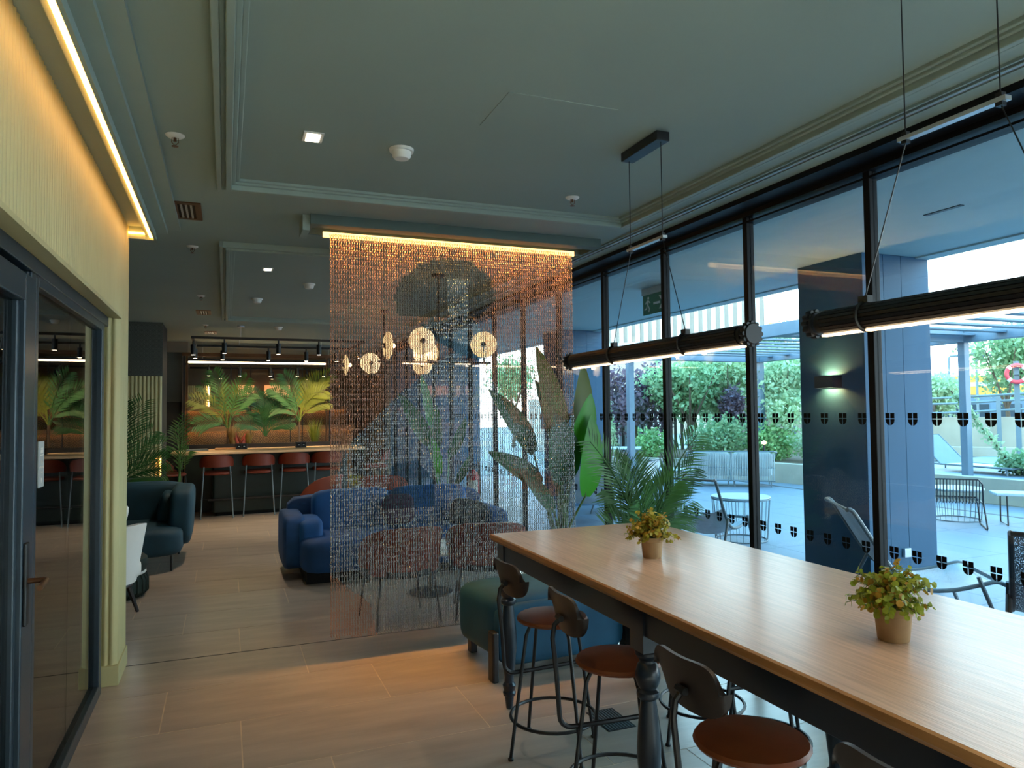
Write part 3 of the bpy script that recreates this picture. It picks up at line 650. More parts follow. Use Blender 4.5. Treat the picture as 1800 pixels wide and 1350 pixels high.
# ------------------------------------------------------------------ ceiling fittings
def sprinkler(x, y, label):
    t = thing('sprinkler', label, 'sprinkler', (x, y, CEIL), 0, 'ceiling sprinkler heads')
    MB().lathe([(0.0, -0.012), (0.028, -0.012), (0.040, -0.004), (0.042, 0.0), (0, 0)], 20).build('escutcheon', m_plast, t)
    h = MB().cyl((0, 0, -0.03), (0, 0, -0.01), 0.007, 8); h.tube([(0.012, 0, -0.012), (0.014, 0, -0.034), (0, 0, -0.048)], 0.002, 5).tube([(-0.012, 0, -0.012), (-0.014, 0, -0.034), (0, 0, -0.048)], 0.002, 5).lathe([(0, -0.052), (0.015, -0.052), (0.015, -0.05), (0, -0.05)], 10)
    h.build('head', m_bronze, t)
for x, y, l in ((-0.22, 3.58, 'white ceiling sprinkler nearest the glowing cove over the door'), (1.93, 3.83, 'ceiling sprinkler between the pendant canopy and the chain curtain'), (-0.24, 5.93, 'ceiling sprinkler just beyond the end of the cove, left of second ceiling frame'),
                (-0.25, 8.38, 'ceiling sprinkler farther down the left aisle, before the small vent'), (-0.27, 11.09, 'farthest ceiling sprinkler, left of the black track rig')): sprinkler(x, y, l)
def smoke(x, y, label):
    t = thing('smoke_detector', label, 'smoke detector', (x, y, CEIL), 0, 'white smoke detectors')
    MB().lathe([(0.0, -0.014), (0.058, -0.014), (0.06, 0.0), (0, 0)], 24).build('base', m_plast, t)
    MB().lathe([(0.0, -0.05), (0.035, -0.048), (0.045, -0.036), (0.047, -0.014), (0, -0.014)], 24).build('sensor', m_plast, t)
for x, y, l in ((0.79, 3.40, 'large round white smoke detector in the near ceiling frame'), (0.76, 7.29, 'white smoke detector in the second ceiling frame beside the curtain'), (0.32, 8.41, 'small white smoke detector deep in the second ceiling frame'), (0.72, 11.08, 'farthest white smoke detector, over the track rig')): smoke(x, y, l)
def downlight(x, y, label, pw=9, col=(1, 0.92, 0.8)):
    t = thing('downlight', label, 'lamp', (x, y, CEIL), 0, 'recessed downlights')
    MB().box(-0.045, 0.045, -0.06, 0.06, -0.006, 0.01).build('bezel', m_plast, t, smooth=False)
    for i in (-1, 0, 1): Bx('lamp_cell', e_down, -0.03, 0.03, i*0.034-0.013, i*0.034+0.013, -0.008, -0.0055, t)
    light('SPOT', 'downlight_beam', (x, y, CEIL-0.02), pw, col, (0, 0, 0), 0.04, 1.7, 0.8).parent = None
downlight(0.37, 3.38, 'small rectangular recessed downlight in the near ceiling frame'); downlight(0.34, 6.65, 'small recessed downlight in the second ceiling frame')
def vent(x, y, label, s=1.0):
    t = thing('ceiling_vent', label, 'vent', (x, y, CEIL), 0, 'bronze ceiling vents')
    MB().box(-0.085, 0.085, -0.2, -0.16, -0.008, 0.005).box(-0.085, 0.085, 0.16, 0.2, -0.008, 0.005).box(-0.085, -0.05, -0.16, 0.16, -0.008, 0.005).box(0.05, 0.085, -0.16, 0.16, -0.008, 0.005).build('frame', m_bronze, t, smooth=False)
    Bx('backing', m_vinyl, -0.05, 0.05, -0.16, 0.16, -0.001, 0.002, t)
    for i in (-1, 0, 1): Bx('slat', m_alu, i*0.028-0.006, i*0.028+0.006, -0.16, 0.16, -0.007, 0.0, t)
vent(-0.23, 4.89, 'bronze slatted ceiling vent just past the cove'); vent(-0.26, 9.73, 'smaller slatted ceiling vent farther along the left aisle')
vent(-0.22, 12.1, 'farthest slatted ceiling vent behind the black track rig')
light('SPOT', 'lounge_beam', (0.35, 8.9, CEIL-0.03), 34, (1, 0.78, 0.55), (0, 0, 0), 0.05, 1.8, 0.8)
gl = Bx('floor_grille', m_dark, 1.80, 1.96, 3.25, 3.50, -0.003, 0.002, None); tag(gl, 'dark slatted floor grille under the high table', 'grille')
gs = MB()
for i in range(9): gs.box(1.81+i*0.0165, 1.817+i*0.0165, 3.26, 3.49, 0.002, 0.0035)
gs.build('slats', m_gmetal, gl, smooth=False)
for y, w_ in ((-0.6, 'first'), (-2.6, 'second'), (-4.6, 'third')): downlight(0.6, y, 'added fill downlight behind the viewer, door side, '+w_+' row', 190, (0.74, 0.93, 1.0)); downlight(2.2, y, 'added fill downlight behind the viewer, window side, '+w_+' row', 190, (0.74, 0.93, 1.0))  # unseen fill lamps, added to lift the brightness of the interior
# cove LED as its own fixture
cl = thing('cove_light', 'bright warm LED line along the ceiling edge above the ribbed wall', 'lamp', (0, 0, 0))
Bx('led_line', e_led, -0.475, -0.452, -6.1, 5.30, 2.800, 2.8145, cl); Bx('led_line', e_led, -0.60, -0.475, 5.284, 5.299, 2.82, 2.832, cl)

# ================================================================== SEATING
def tub_chair(name, label, mat, R=0.31, zb=0.43, zt=0.76, seat=0.44, span=1.75, sy=1.0, legs=m_dark, group=None, metal=0.009):
    t = thing(name, label, 'chair', (0, 0, 0), 0, group)
    MB().arcshell(R, PI-span, PI+span, lambda u: zb-0.0+0.02*abs(2*u-1), lambda u: zb+0.04+(zt-zb-0.04)*max(0.0, 1-abs(2*u-1)**3.2), 0.035, 24, 5, lean=0.12).build('backrest', mat, t, ang=1.0)
    MB().sq((0.02, 0, seat-0.02), (2*R*0.93, 2*R*0.93, 0.10), 3.2, 8).build('seat', mat, t)
    MB().arcshell(R*0.97, PI-span*1.02, PI+span*1.02, lambda u: zb-0.05, lambda u: zb+0.01, 0.02, 18, 1).build('frame', legs, t)
    for sx_ in (-1, 1):
        for sy_ in (-1, 1):
            MB().cyl((sx_*R*0.68, sy_*R*0.68, seat-0.05), (sx_*R*0.82, sy_*R*0.82, 0.0), metal, 8).build('leg', legs, t)
    return t
g = 'rust tub chairs facing the blue sofa'
c0 = tub_chair('tub_chair', 'rust leather tub chair behind the chain curtain, left of the pair', m_rust, group=g); c0.location = (1.27, 5.62, 0); c0.rotation_euler.z = PI/2+0.08
clone(c0, (1.98, 5.58, 0), PI/2-0.28, 'rust leather tub chair behind the chain curtain, partly hidden by the high table corner')
g = 'terracotta tub chairs behind the blue sofa'
c1 = tub_chair('tub_chair', 'terracotta tub chair behind the left end of the blue sofa', m_terra, zb=0.48, zt=0.84, seat=0.46, group=g); c1.location = (1.06, 9.5, 0); c1.rotation_euler.z = 0.9+PI/2
clone(c1, (1.88, 9.3, 0), PI/2-0.25, 'terracotta tub chair behind the middle of the blue sofa')
# blue sofa (faces -y)
t = thing('sofa', 'large blue velvet sofa with loose cushions behind the chain curtain', 'sofa', (0, 0, 0))
Bx('plinth', m_vinyl, 0.72, 2.70, 7.12, 8.05, 0, 0.11, t)
MB().sq((1.68, 8.03, 0.42), (2.15, 0.22, 0.66), 10, 8).build('back_frame', m_blue, t)
for a, b_ in ((0.67, 1.68), (1.69, 2.68)): MB().sq(((a+b_)/2, 7.43, 0.265), (b_-a, 0.94, 0.33), 7, 10).build('seat_cushion', m_blue, t)
for a, b_, z in ((0.84, 1.66, 0.80), (1.68, 2.52, 0.81)): MB().sq(((a+b_)/2, 7.83, 0.585), (b_-a, 0.28, 0.46), 6, 10, Matrix.Rotation(-0.12, 3, 'X')).build('back_cushion', m_bluehi, t)
MB().sq((0.63, 7.72, 0.36), (0.22, 0.86, 0.52), 7, 8).build('armrest', m_blue, t); MB().sq((0.78, 7.55, 0.44), (0.24, 0.62, 0.28), 6, 8).build('arm_cushion', m_bluehi, t)
MB().sq((2.72, 7.66, 0.34), (0.24, 0.92, 0.46), 7, 8).build('armrest', m_blue, t)
cu = MB().sq((2.45, 7.45, 0.52), (0.42, 0.16, 0.30), 4, 8, Matrix.Rotation(-0.4, 3, 'X') @ Matrix.Rotation(0.25, 3, 'Y')).build('throw_cushion', M('charcoal_fabric', '12181f', 0.8, sheen=0.3)); tag(cu, 'charcoal throw cushion on the right end of the blue sofa', 'cushion')
cu = MB().sq((1.70, 7.56, 0.60), (0.34, 0.14, 0.32), 4, 8, Matrix.Rotation(-0.3, 3, 'X')).build('throw_cushion', M('plum_fabric', '3a2036', 0.8, sheen=0.3)); tag(cu, 'plum throw cushion in the middle of the blue sofa', 'cushion')
# round white coffee table
t = thing('coffee_table', 'low white round coffee table between the rust chairs and the blue sofa', 'table', (1.72, 6.35, 0))
MB().lathe([(0, 0.38), (0.34, 0.38), (0.36, 0.39), (0.36, 0.405), (0.34, 0.415), (0, 0.415)], 32).build('table_top', m_white, t)
MB().lathe([(0.2, 0), (0.2, 0.012), (0.03, 0.02), (0.025, 0.38), (0, 0.38)], 20).build('pedestal', m_dark, t)
# teal lounge chair seen from behind
t = thing('lounge_chair', 'low teal velvet lounge seat with black side frame beyond the high table end', 'chair', (1.95, 4.46, 0), 0.06)
m_tealb = M('bright_teal_velvet', '0e4c6a', 0.7, var=0.2, scale=4, sheen=0.2)
MB().sq((0, 0.0, 0.29), (0.94, 0.70, 0.40), 7, 10, Matrix.Rotation(-0.05, 3, 'X')).build('seat', m_tealb, t)
MB().sq((0.0, -0.26, 0.27), (0.90, 0.22, 0.38), 7, 8).build('backrest', m_tealb, t)
for sx_ in (-0.47, 0.47):
    MB().box(sx_-0.022, sx_+0.022, -0.36, -0.28, 0, 0.30).build('leg', m_dark, t, bevel=0.012, smooth=False); MB().box(sx_*0.8-0.022, sx_*0.8+0.022, 0.22, 0.28, 0, 0.12).build('leg', m_dark, t, smooth=False)
# teal sofa at the left
t = thing('sofa', 'dark teal velvet sofa by the ribbed column on the left', 'sofa', (0, 0, 0))
MB().sq((-1.25, 9.35, 0.50), (1.70, 0.26, 0.70), 8, 8).build('back_frame', m_teal, t)
MB().sq((-1.20, 8.78, 0.29), (1.56, 1.06, 0.30), 7, 10).build('seat_cushion', m_teal, t)
MB().sq((-0.45, 8.98, 0.52), (0.24, 0.88, 0.62), 6, 10, Matrix.Rotation(0.05, 3, 'Y')).build('armrest', m_teal, t)
MB().sq((-0.62, 9.12, 0.58), (0.16, 0.46, 0.36), 4, 8, Matrix.Rotation(0.2, 3, 'Y')).build('arm_cushion', m_teal, t)
for x, y in ((-0.52, 8.34), (-1.9, 8.34), (-0.5, 9.3), (-1.9, 9.3)): MB().cyl((x, y, 0), (x, y, 0.16), 0.011, 8).build('leg', m_dark, t)
# white chair, cushion, pouf
t = thing('armchair', 'white upholstered armchair on dark wooden legs, half hidden by the ribbed wall end', 'chair', (-0.99, 6.72, 0), 2.4)
MB().arcshell(0.31, PI-1.6, PI+1.6, lambda u: 0.26, lambda u: 0.40+0.34*(1-abs(2*u-1)**4), 0.06, 20, 6, lean=0.16).build('backrest', m_white, t, ang=1.0)
MB().sq((0, 0, 0.36), (0.58, 0.58, 0.20), 4, 8).build('seat', m_white, t)
MB().ring((0, 0, 0.24), 0.27, 0.02, 28, 8).build('frame_ring', m_backw, t)
for a in (PI/4, 3*PI/4, 5*PI/4, 7*PI/4): MB().tube([(0.24*math.cos(a), 0.24*math.sin(a), 0.25), (0.32*math.cos(a), 0.32*math.sin(a), 0)], [0.022, 0.013], 8).build('leg', m_backw, t)
cu = MB().sq((-0.86, 6.78, 0.66), (0.12, 0.40, 0.40), 3.5, 8, Matrix.Rotation(0.35, 3, 'Y') @ Matrix.Rotation(0.7, 3, 'X')).build('throw_cushion', M('speckled_fabric', 'dcd8d2', 0.8, var=0.25, scale=30)); tag(cu, 'speckled white cushion tucked in the white armchair', 'cushion')
t = thing('pouf', 'dark green ribbed pouf with a white band beside the white armchair', 'pouf', (-0.92, 7.35, 0))
MB().lathe([(0.0, 0.0), (0.22, 0.0), (0.27, 0.05), (0.27, 0.15), (0.245, 0.205), (0, 0.205)], 28).build('lower_cushion', m_green, t)
MB().ring((0, 0, 0.215), 0.245, 0.014, 32, 6).build('band', m_white, t)
MB().lathe([(0.0, 0.22), (0.245, 0.22), (0.275, 0.27), (0.265, 0.34), (0.20, 0.395), (0, 0.41)], 28).build('upper_cushion', m_green, t)
rb = MB()
for i in range(26): a = 2*PI*i/26; rb.tube([(0.225*math.cos(a), 0.225*math.sin(a), 0.01), (0.272*math.cos(a), 0.272*math.sin(a), 0.05), (0.272*math.cos(a), 0.272*math.sin(a), 0.15), (0.25*math.cos(a), 0.25*math.sin(a), 0.2)], 0.009, 5)
rb.build('ribs', m_green, t)

# ================================================================== INDOOR PLANTS
t = thing('banana_plant', 'tall broad-leaved banana plant at the right edge of the chain curtain', 'plant', (0, 0, 0))
MB().lathe([(0.15, 0), (0.16, 0.02), (0.20, 0.36), (0.21, 0.40), (0.19, 0.40), (0.18, 0.36), (0, 0.36)], 24, (2.62, 5.52, 0)).build('pot', m_blackpot, t)
LV = [((2.62, 5.50, 1.20), (2.42, 5.52, 2.16), 0.26, m_leafo, 0.05), ((2.78, 5.55, 1.20), (2.90, 5.60, 2.03), 0.25, m_leafo, 0.04), ((2.70, 5.46, 1.20), (2.89, 5.44, 1.76), 0.25, m_leaf, 0.05),
      ((2.80, 5.40, 0.90), (2.86, 5.38, 1.58), 0.25, m_leaf, 0.04), ((2.62, 5.46, 1.00), (2.51, 5.36, 1.60), 0.36, m_leafd, 0.05), ((2.38, 5.50, 1.27), (1.98, 5.48, 1.80), 0.20, m_leafd, 0.06),
      ((2.42, 5.44, 1.02), (1.94, 5.40, 1.30), 0.17, m_leafd, 0.08), ((2.52, 5.42, 0.80), (2.20, 5.34, 1.13), 0.14, m_leafd, 0.04), ((2.80, 5.58, 1.3), (2.99, 5.66, 1.86), 0.17, m_leaf, 0.05), ((2.66, 5.64, 1.25), (2.60, 5.95, 1.9), 0.2, m_leafd, 0.06)]
for a, b_, wd, m_, bw in LV:
    MB().blade(a, b_, wd, bw, (0.25, -1, 0.1), 12).build('leaf', m_, t, ang=1.2)
    MB().tube([(2.62+random.uniform(-.05, .05), 5.52+random.uniform(-.04, .04), 0.36), ((2.62+a[0])/2+random.uniform(-.02, .02), (5.52+a[1])/2, (0.36+a[2])/2+0.05), a, tuple(np.array(a)+(np.array(b_)-np.array(a))*0.45)], [0.014, 0.011, 0.008, 0.004], 6).build('stalk', m_stem, t)
t = thing('bird_of_paradise_plant', 'leafy bird of paradise plant behind the blue sofa', 'plant', (0, 0, 0))
MB().lathe([(0.14, 0), (0.19, 0.30), (0.20, 0.33), (0.17, 0.33), (0, 0.30)], 20, (2.64, 9.0, 0)).build('pot', m_blackpot, t)
m_mint = M('pale_leaf', '6fae72', 0.4, var=0.1, transl=0.3)
for a, b_, wd, m_ in (((2.45, 9.0, 1.45), (2.31, 8.98, 2.14), 0.13, m_mint), ((2.42, 9.0, 1.2), (2.02, 8.95, 1.86), 0.22, m_leafd), ((2.68, 8.95, 1.04), (2.90, 8.9, 1.55), 0.16, m_leafd), ((2.76, 8.9, 0.70), (2.93, 8.86, 1.06), 0.12, m_leafd),
                     ((2.55, 8.95, 0.8), (2.44, 8.9, 1.3), 0.14, m_leaf), ((2.5, 9.1, 1.0), (2.62, 9.3, 1.7), 0.18, m_leafd)):
    MB().blade(a, b_, wd, 0.05, (0.2, -1, 0.1), 10).build('leaf', m_, t, ang=1.2)
    MB().tube([(2.64, 9.0, 0.3), tuple((np.array(a)+np.array((2.64, 9.0, 0.3)))/2), a, tuple(np.array(a)*.6+np.array(b_)*.4)], [0.012, 0.010, 0.008, 0.004], 6).build('stalk', m_mint, t)
def palm(name, label, base, tips, mats, potr, poth, n=22, ll=0.22, z0=None, sag=0.12, pot=True, lw=0.02, trunk=None):
    t = thing(name, label, 'plant', base)
    if pot: MB().lathe([(potr*0.75, 0), (potr*0.8, 0.01), (potr, poth), (potr*1.05, poth+0.02), (potr*0.95, poth+0.02), (0, poth-0.03)], 20).build('pot', m_blackpot, t)
    zr = z0 if z0 is not None else poth
    if trunk: MB().tube([(0, 0, poth-0.03), (0.01, 0, zr)], [trunk, trunk*0.8], 8).build('trunk', m_bark, t)
    for i, p in enumerate(tips):
        MB().frond((random.uniform(-.02, .02), random.uniform(-.02, .02), zr), p, sag, n, ll, lw, (random.uniform(-.2, .2), -1, random.uniform(0.1, 0.5))).build('frond', mats[i % len(mats)], t, smooth=False)
    return t
palm('potted_palm', 'green feathery palm by the window at the far end of the high table', (2.57, 4.12, 0), [(-0.39, 0.0, 1.42), (-0.05, 0.05, 1.28), (0.44, 0.0, 1.45), (0.37, -0.02, 1.22), (0.40, 0.05, 1.0), (-0.24, 0.02, 1.10), (-0.31, -0.05, 0.88), (-0.16, 0.1, 1.28), (0.37, 0.1, 0.9), (0.15, -0.12, 1.15), (-0.12, -0.15, 1.05), (0.1, 0.3, 1.2)], [m_palm, m_palm, m_palm, m_leafd], 0.17, 0.42, 26, 0.24, 0.62, 0.10, lw=0.013, trunk=0.03)
palm('potted_palm', 'large green palm in front of the ribbed column on the left', (-1.22, 10.0, 0), [(0.26, 0, 1.78), (0.50, 0, 1.25), (0.52, -0.1, 1.05), (0.50, -0.05, 0.90), (0.36, 0.1, 1.42), (0.05, 0, 1.75), (-0.3, 0, 1.6)], [m_palm, m_palm, m_leafd], 0.2, 0.4, 20, 0.32, 0.72, 0.14, lw=0.016, trunk=0.04)
palm('potted_palm', 'slim arching palm in the dark gap right of the ribbed column', (-0.62, 11.45, 0), [(0.07, 0, 1.60), (-0.06, 0, 1.42), (0.12, -0.05, 1.1), (-0.02, 0.1, 1.5)], [m_palm, m_stem], 0.15, 0.4, 11, 0.20, 0.66, 0.14, lw=0.018, trunk=0.03)

# fire extinguisher on a stand by the glass
t = thing('fire_extinguisher', 'red fire extinguisher with a white label on a thin stand by the glass', 'extinguisher', (2.92, 8.70, 0))
MB().lathe([(0.0, 0.44), (0.072, 0.44), (0.078, 0.455), (0.078, 0.80), (0.06, 0.85), (0.025, 0.87), (0.022, 0.89), (0, 0.89)], 24).build('cylinder', m_red, t)
MB().lathe([(0.0, 0.43), (0.080, 0.43), (0.080, 0.475), (0.0, 0.475)], 24).build('boot', m_dark, t)
MB().cyl((0, 0, 0.89), (0, 0, 0.93), 0.018, 10).box(-0.01, 0.01, -0.07, 0.03, 0.92, 0.94).box(-0.008, 0.008, -0.08, 0.02, 0.95, 0.962).build('valve', m_dark, t)
MB().arcshell(0.0795, -PI/2-1.2, -PI/2+0.55, lambda u: 0.60, lambda u: 0.76, 0.001, 12, 1).build('label_sticker', m_plast, t)
MB().tube([(0.02, 0, 0.91), (0.09, 0.0, 0.90), (0.10, 0, 0.75), (0.095, 0, 0.55)], 0.008, 8).build('hose', m_dark, t)
MB().cyl((0.10, 0.06, 0), (0.10, 0.06, 0.98), 0.010, 8).box(0.0, 0.11, 0.05, 0.07, 0.84, 0.86).box(-0.12, 0.16, -0.10, 0.14, 0, 0.012).box(-0.03, 0.11, -0.05, 0.07, 0.42, 0.43).build('stand', m_dark, t, smooth=False)
# side table behind the sofa with a little yellow plant
t = thing('side_table', 'small dark wire-legged table between the terracotta chairs', 'table', (1.45, 9.15, 0))
MB().lathe([(0, 0.60), (0.20, 0.60), (0.205, 0.61), (0.2, 0.62), (0, 0.62)], 20).build('table_top', m_dark, t)
for k in range(8): a = 2*PI*k/8; MB().cyl((0.18*math.cos(a), 0.18*math.sin(a), 0.6), (0.12*math.cos(a), 0.12*math.sin(a), 0), 0.006, 6).build('leg', m_dark, t)
t = thing('potted_plant', 'tiny yellow-flowered potted plant on the small dark table', 'plant', (1.50, 9.10, 0.62))
MB().lathe([(0.045, 0), (0.06, 0.09), (0.065, 0.10), (0.05, 0.10), (0, 0.09)], 14).build('pot', m_white, t)
MB().cloud((0, 0, 0.16), (0.10, 0.10, 0.07), 160, 0.022).build('foliage', m_yel, t, kind='stuff')

# ================================================================== CHANDELIERS
def chandelier(label, x, y, bz, lamps, arms, mount=CEIL):
    t = thing('chandelier', label, 'chandelier', (x, y, 0), 0, 'disc chandeliers over the lounge')
    MB().lathe([(0, mount-0.03), (0.06, mount-0.03), (0.065, mount-0.001), (0, mount-0.001)], 20).build('canopy', m_dark, t)
    MB().cyl((0, 0, bz-0.06), (0, 0, mount-0.03), 0.010, 8).lathe([(0, bz-0.12), (0.018, bz-0.11), (0.018, bz+0.03), (0, bz+0.03)], 10).build('stem', m_dark, t)
    for (x0, y0, x1, y1, led) in arms:
        MB().cyl((x0, y0, bz), (x1, y1, bz), 0.008, 8).build('arm', m_dark, t)
        if led: MB().cyl((x0+(x1-x0)*led[0], y0+(y1-y0)*led[0], bz-0.014), (x0+(x1-x0)*led[1], y0+(y1-y0)*led[1], bz-0.014), 0.006, 6).build('led_rod', e_pend, t)
    for (lx, ly, lz, ang) in lamps:      # ang: heading of the disc face (bulb side)
        R = Matrix.Rotation(ang, 3, 'Z'); n_ = R @ Vector((1, 0, 0))
        d = MB().lathe([(0.0, -0.012), (0.10, -0.008), (0.125, 0.002), (0.125, 0.008), (0.10, 0.004), (0, 0.002)], 32)
        A = R @ Matrix.Rotation(PI/2, 3, 'Y')
        d.v = [tuple(A @ Vector(q)+Vector((lx, ly, lz))) for q in d.v]; d = d.build('disc', e_disc, t)
        bp = Vector((lx, ly, lz))+n_*0.055; MB().lathe([(0, -0.022), (0.014, -0.018), (0.022, 0), (0.014, 0.018), (0, 0.022)], 12, bp).build('bulb', e_bulb, t)
        bk = Vector((lx, ly, lz))-n_*0.02
        kn = MB().lathe([(0, -0.016), (0.024, -0.012), (0.026, 0.0), (0, 0.0)], 16); kn.v = [tuple(A @ Vector(q)+bk) for q in kn.v]
        kn.cyl(bk, (bk.x, bk.y, bz), 0.006, 8).cyl((bk.x, bk.y, bz), (lx+n_.x*0.055, ly+n_.y*0.055, bz), 0.006, 6).cyl((bp.x, bp.y, bz), (bp.x, bp.y, lz-0.02), 0.005, 6); kn.build('lamp_holder', m_dark, t)
    return t
chandelier('nearer disc chandelier with black arms seen through the chain curtain', 1.83, 6.41, 2.08, [(-0.48, 0.0, 2.225, 0.15), (-0.17, -0.05, 2.27, 1.65), (-0.10, 0.10, 2.17, -1.45), (0.44, 0.0, 2.255, 1.1)],
           [(-0.56, 0.0, 0.52, 0.02, (0.2, 0.42)), (-0.16, -0.22, 0.02, 0.0, None), (0.0, 0.0, 0.50, -0.03, (0.3, 0.6)), (-0.12, 0.2, 0.0, 0.0, None)])
chandelier('farther disc chandelier hanging lower behind the nearer one', 1.84, 8.92, 2.10, [(-0.48, 0.0, 2.21, 0.1), (-0.18, -0.05, 2.235, 1.6), (0.50, 0.05, 2.22, 1.3), (-0.12, 0.25, 2.24, -1.3)],
           [(-0.56, 0, 0.58, 0, None), (-0.20, -0.1, 0.0, 0.0, None), (-0.1, 0.3, 0.0, 0.0, None)])

# ================================================================== BAR AREA
# ribbed column
cA = Bx('column_4', m_inner, -1.86, -0.82, 11.02, 11.9, 0, CEIL, kind='structure')
r_ = MB(); flutes(r_, -1.86, -0.82, 0.78, 2.16, 11.02, pitch=0.05, dep=0.02, axis='x'); r_.build('ribbed_panel', m_sage, cA, ang=0.9)
Bx('patterned_panel', m_pat, -1.87, -1.345, 10.985, 11.02, 2.16, CEIL, cA); Bx('patterned_panel', m_pat, -1.34, -0.81, 10.985, 11.02, 2.16, CEIL, cA)
Bx('base_tile', m_patg, -1.87, -1.345, 10.98, 11.02, 0, 0.78, cA); Bx('base_tile', m_patg, -1.34, -0.81, 10.98, 11.02, 0, 0.78, cA)
Bx('led_line', e_led, -0.835, -0.82, 10.97, 10.98, 0.80, 1.05, cA)
cB = Bx('column_5', m_inner, -1.30, -0.72, 13.9, 14.6, 0, 2.72, kind='structure'); Bx('upper_panel', m_pat, -1.31, -0.71, 13.87, 13.9, 1.85, 2.72, cB)
Bx('trim_7', m_beige, -1.40, -0.62, 13.8, 14.7, 2.72, CEIL, kind='structure')
# counter
t = thing('bar_counter', 'long pale wood bar counter with rounded ends and dark green base', 'counter', (0, 0, 0))
def rounded(x0, x1, y0, y1, r, n=7, sk=0.0):
    P = []
    for cx_, cy_, a0 in ((x1-r, y0+r, -PI/2), (x1-r, y1-r, 0), (x0+r, y1-r, PI/2), (x0+r, y0+r, PI)):
        for i in range(n+1): a = a0+PI/2*i/n; P.append((cx_+r*math.cos(a), cy_+r*math.sin(a)))
    return [(x, y+sk*(x-x0)) for x, y in P]
MB().prism(rounded(-0.78, 2.22, 11.86, 12.95, 0.28, sk=0.07), 1.01, 1.05).build('counter_top', m_pale, t, bevel=0.008, ang=0.5)
MB().prism(rounded(-0.20, 1.95, 12.45, 13.0, 0.05, sk=0.07), 0.06, 1.01).build('counter_base', m_gdark, t, ang=0.5)
MB().prism(rounded(-0.15, 1.9, 12.5, 13.0, 0.05, sk=0.07), 0.0, 0.06).build('plinth', m_vinyl, t, ang=0.5)
MB().tube([(-0.25, 12.3, 0.28), (1.95, 12.45, 0.28)], 0.018, 8).build('foot_rail', m_dark, t)
for x, l in ((0.24, 'left black socket box on the bar counter'), (1.18, 'right black socket box on the bar counter')):
    s_ = thing('socket_box', l, 'socket', (x, 12.62, 1.05), 0.07, 'black socket boxes on the bar'); Bx('housing', m_dark, -0.085, 0.085, -0.05, 0.05, 0, 0.095, s_, bevel=0.004)
    for q in (-0.04, 0.04): Bx('outlet', m_vinyl, q-0.028, q+0.028, -0.052, -0.0495, 0.02, 0.075, s_); Bx('contact', m_alu, q-0.012, q+0.012, -0.0535, -0.0519, 0.04, 0.052, s_)
for x, y, rz, l, w_ in ((-0.42, 12.55, 0.1, 'closed grey laptop lying at the left end of the bar counter', 0.32), (0.02, 12.72, -0.05, 'thin tan tray lying behind the grey laptop on the bar', 0.36)):
    lb = MB().obox((0, 0, 0.011), (w_, 0.22, 0.022)).build('laptop' if w_ < 0.35 else 'tray', m_gmetal if w_ < 0.35 else m_tan, None, bevel=0.006, smooth=False); lb.location = (x, y, 1.05); lb.rotation_euler.z = rz; tag(lb, l, 'laptop' if w_ < 0.35 else 'tray')
g = 'terracotta stools at the bar counter'
def bar_chair(label):
    t = thing('counter_stool', label, 'stool', (0, 0, 0), 0, g)
    R = 0.25
    MB().arcshell(R, PI-1.5, PI+1.5, lambda u: 0.80, lambda u: 0.84+0.15*max(0.0, 1-abs(2*u-1)**3), 0.03, 20, 4, lean=0.1).build('backrest', m_rust, t, ang=1.0)
    MB().sq((0.0, 0, 0.70), (0.44, 0.44, 0.07), 3.2, 8).build('seat', m_rust, t)
    for sx_, sy_ in ((-1, -1), (-1, 1), (1, -1), (1, 1)):
        z1 = 0.81 if sx_ < 0 else 0.68
        MB().tube([(sx_*0.17, sy_*0.19, z1), (sx_*0.22, sy_*0.235, 0)], 0.010, 8).build('leg', m_dark if sx_ > 0 else m_gmetal, t)
    MB().tube([(0.205, -0.22, 0.26), (0.205, 0.22, 0.26)], 0.008, 6).tube([(-0.21, -0.22, 0.26), (0.205, -0.22, 0.26)], 0.008, 6).tube([(-0.21, 0.22, 0.26), (0.205, 0.22, 0.26)], 0.008, 6).build('foot_rest', m_dark, t)
    return t
b0 = bar_chair('leftmost terracotta stool along the front of the bar counter'); b0.location = (-0.13, 12.35, 0); b0.rotation_euler.z = PI/2+0.05
for x, y, rz, l in ((0.50, 12.42, PI/2, 'second terracotta stool from the left along the bar front'), (1.06, 12.47, PI/2-0.03, 'third terracotta stool from the left, beside the chain curtain edge'), (1.58, 12.52, PI/2, 'fourth terracotta stool, half behind the chain curtain'),
                    (-0.80, 12.35, 0.35, 'terracotta stool at the left rounded end of the bar, turned sideways'), (-0.98, 13.0, -0.4, 'terracotta stool tucked behind the left end of the bar'), (2.42, 12.6, PI+0.2, 'terracotta stool at the right rounded end of the bar')): clone(b0, (x, y, 0), rz, l)
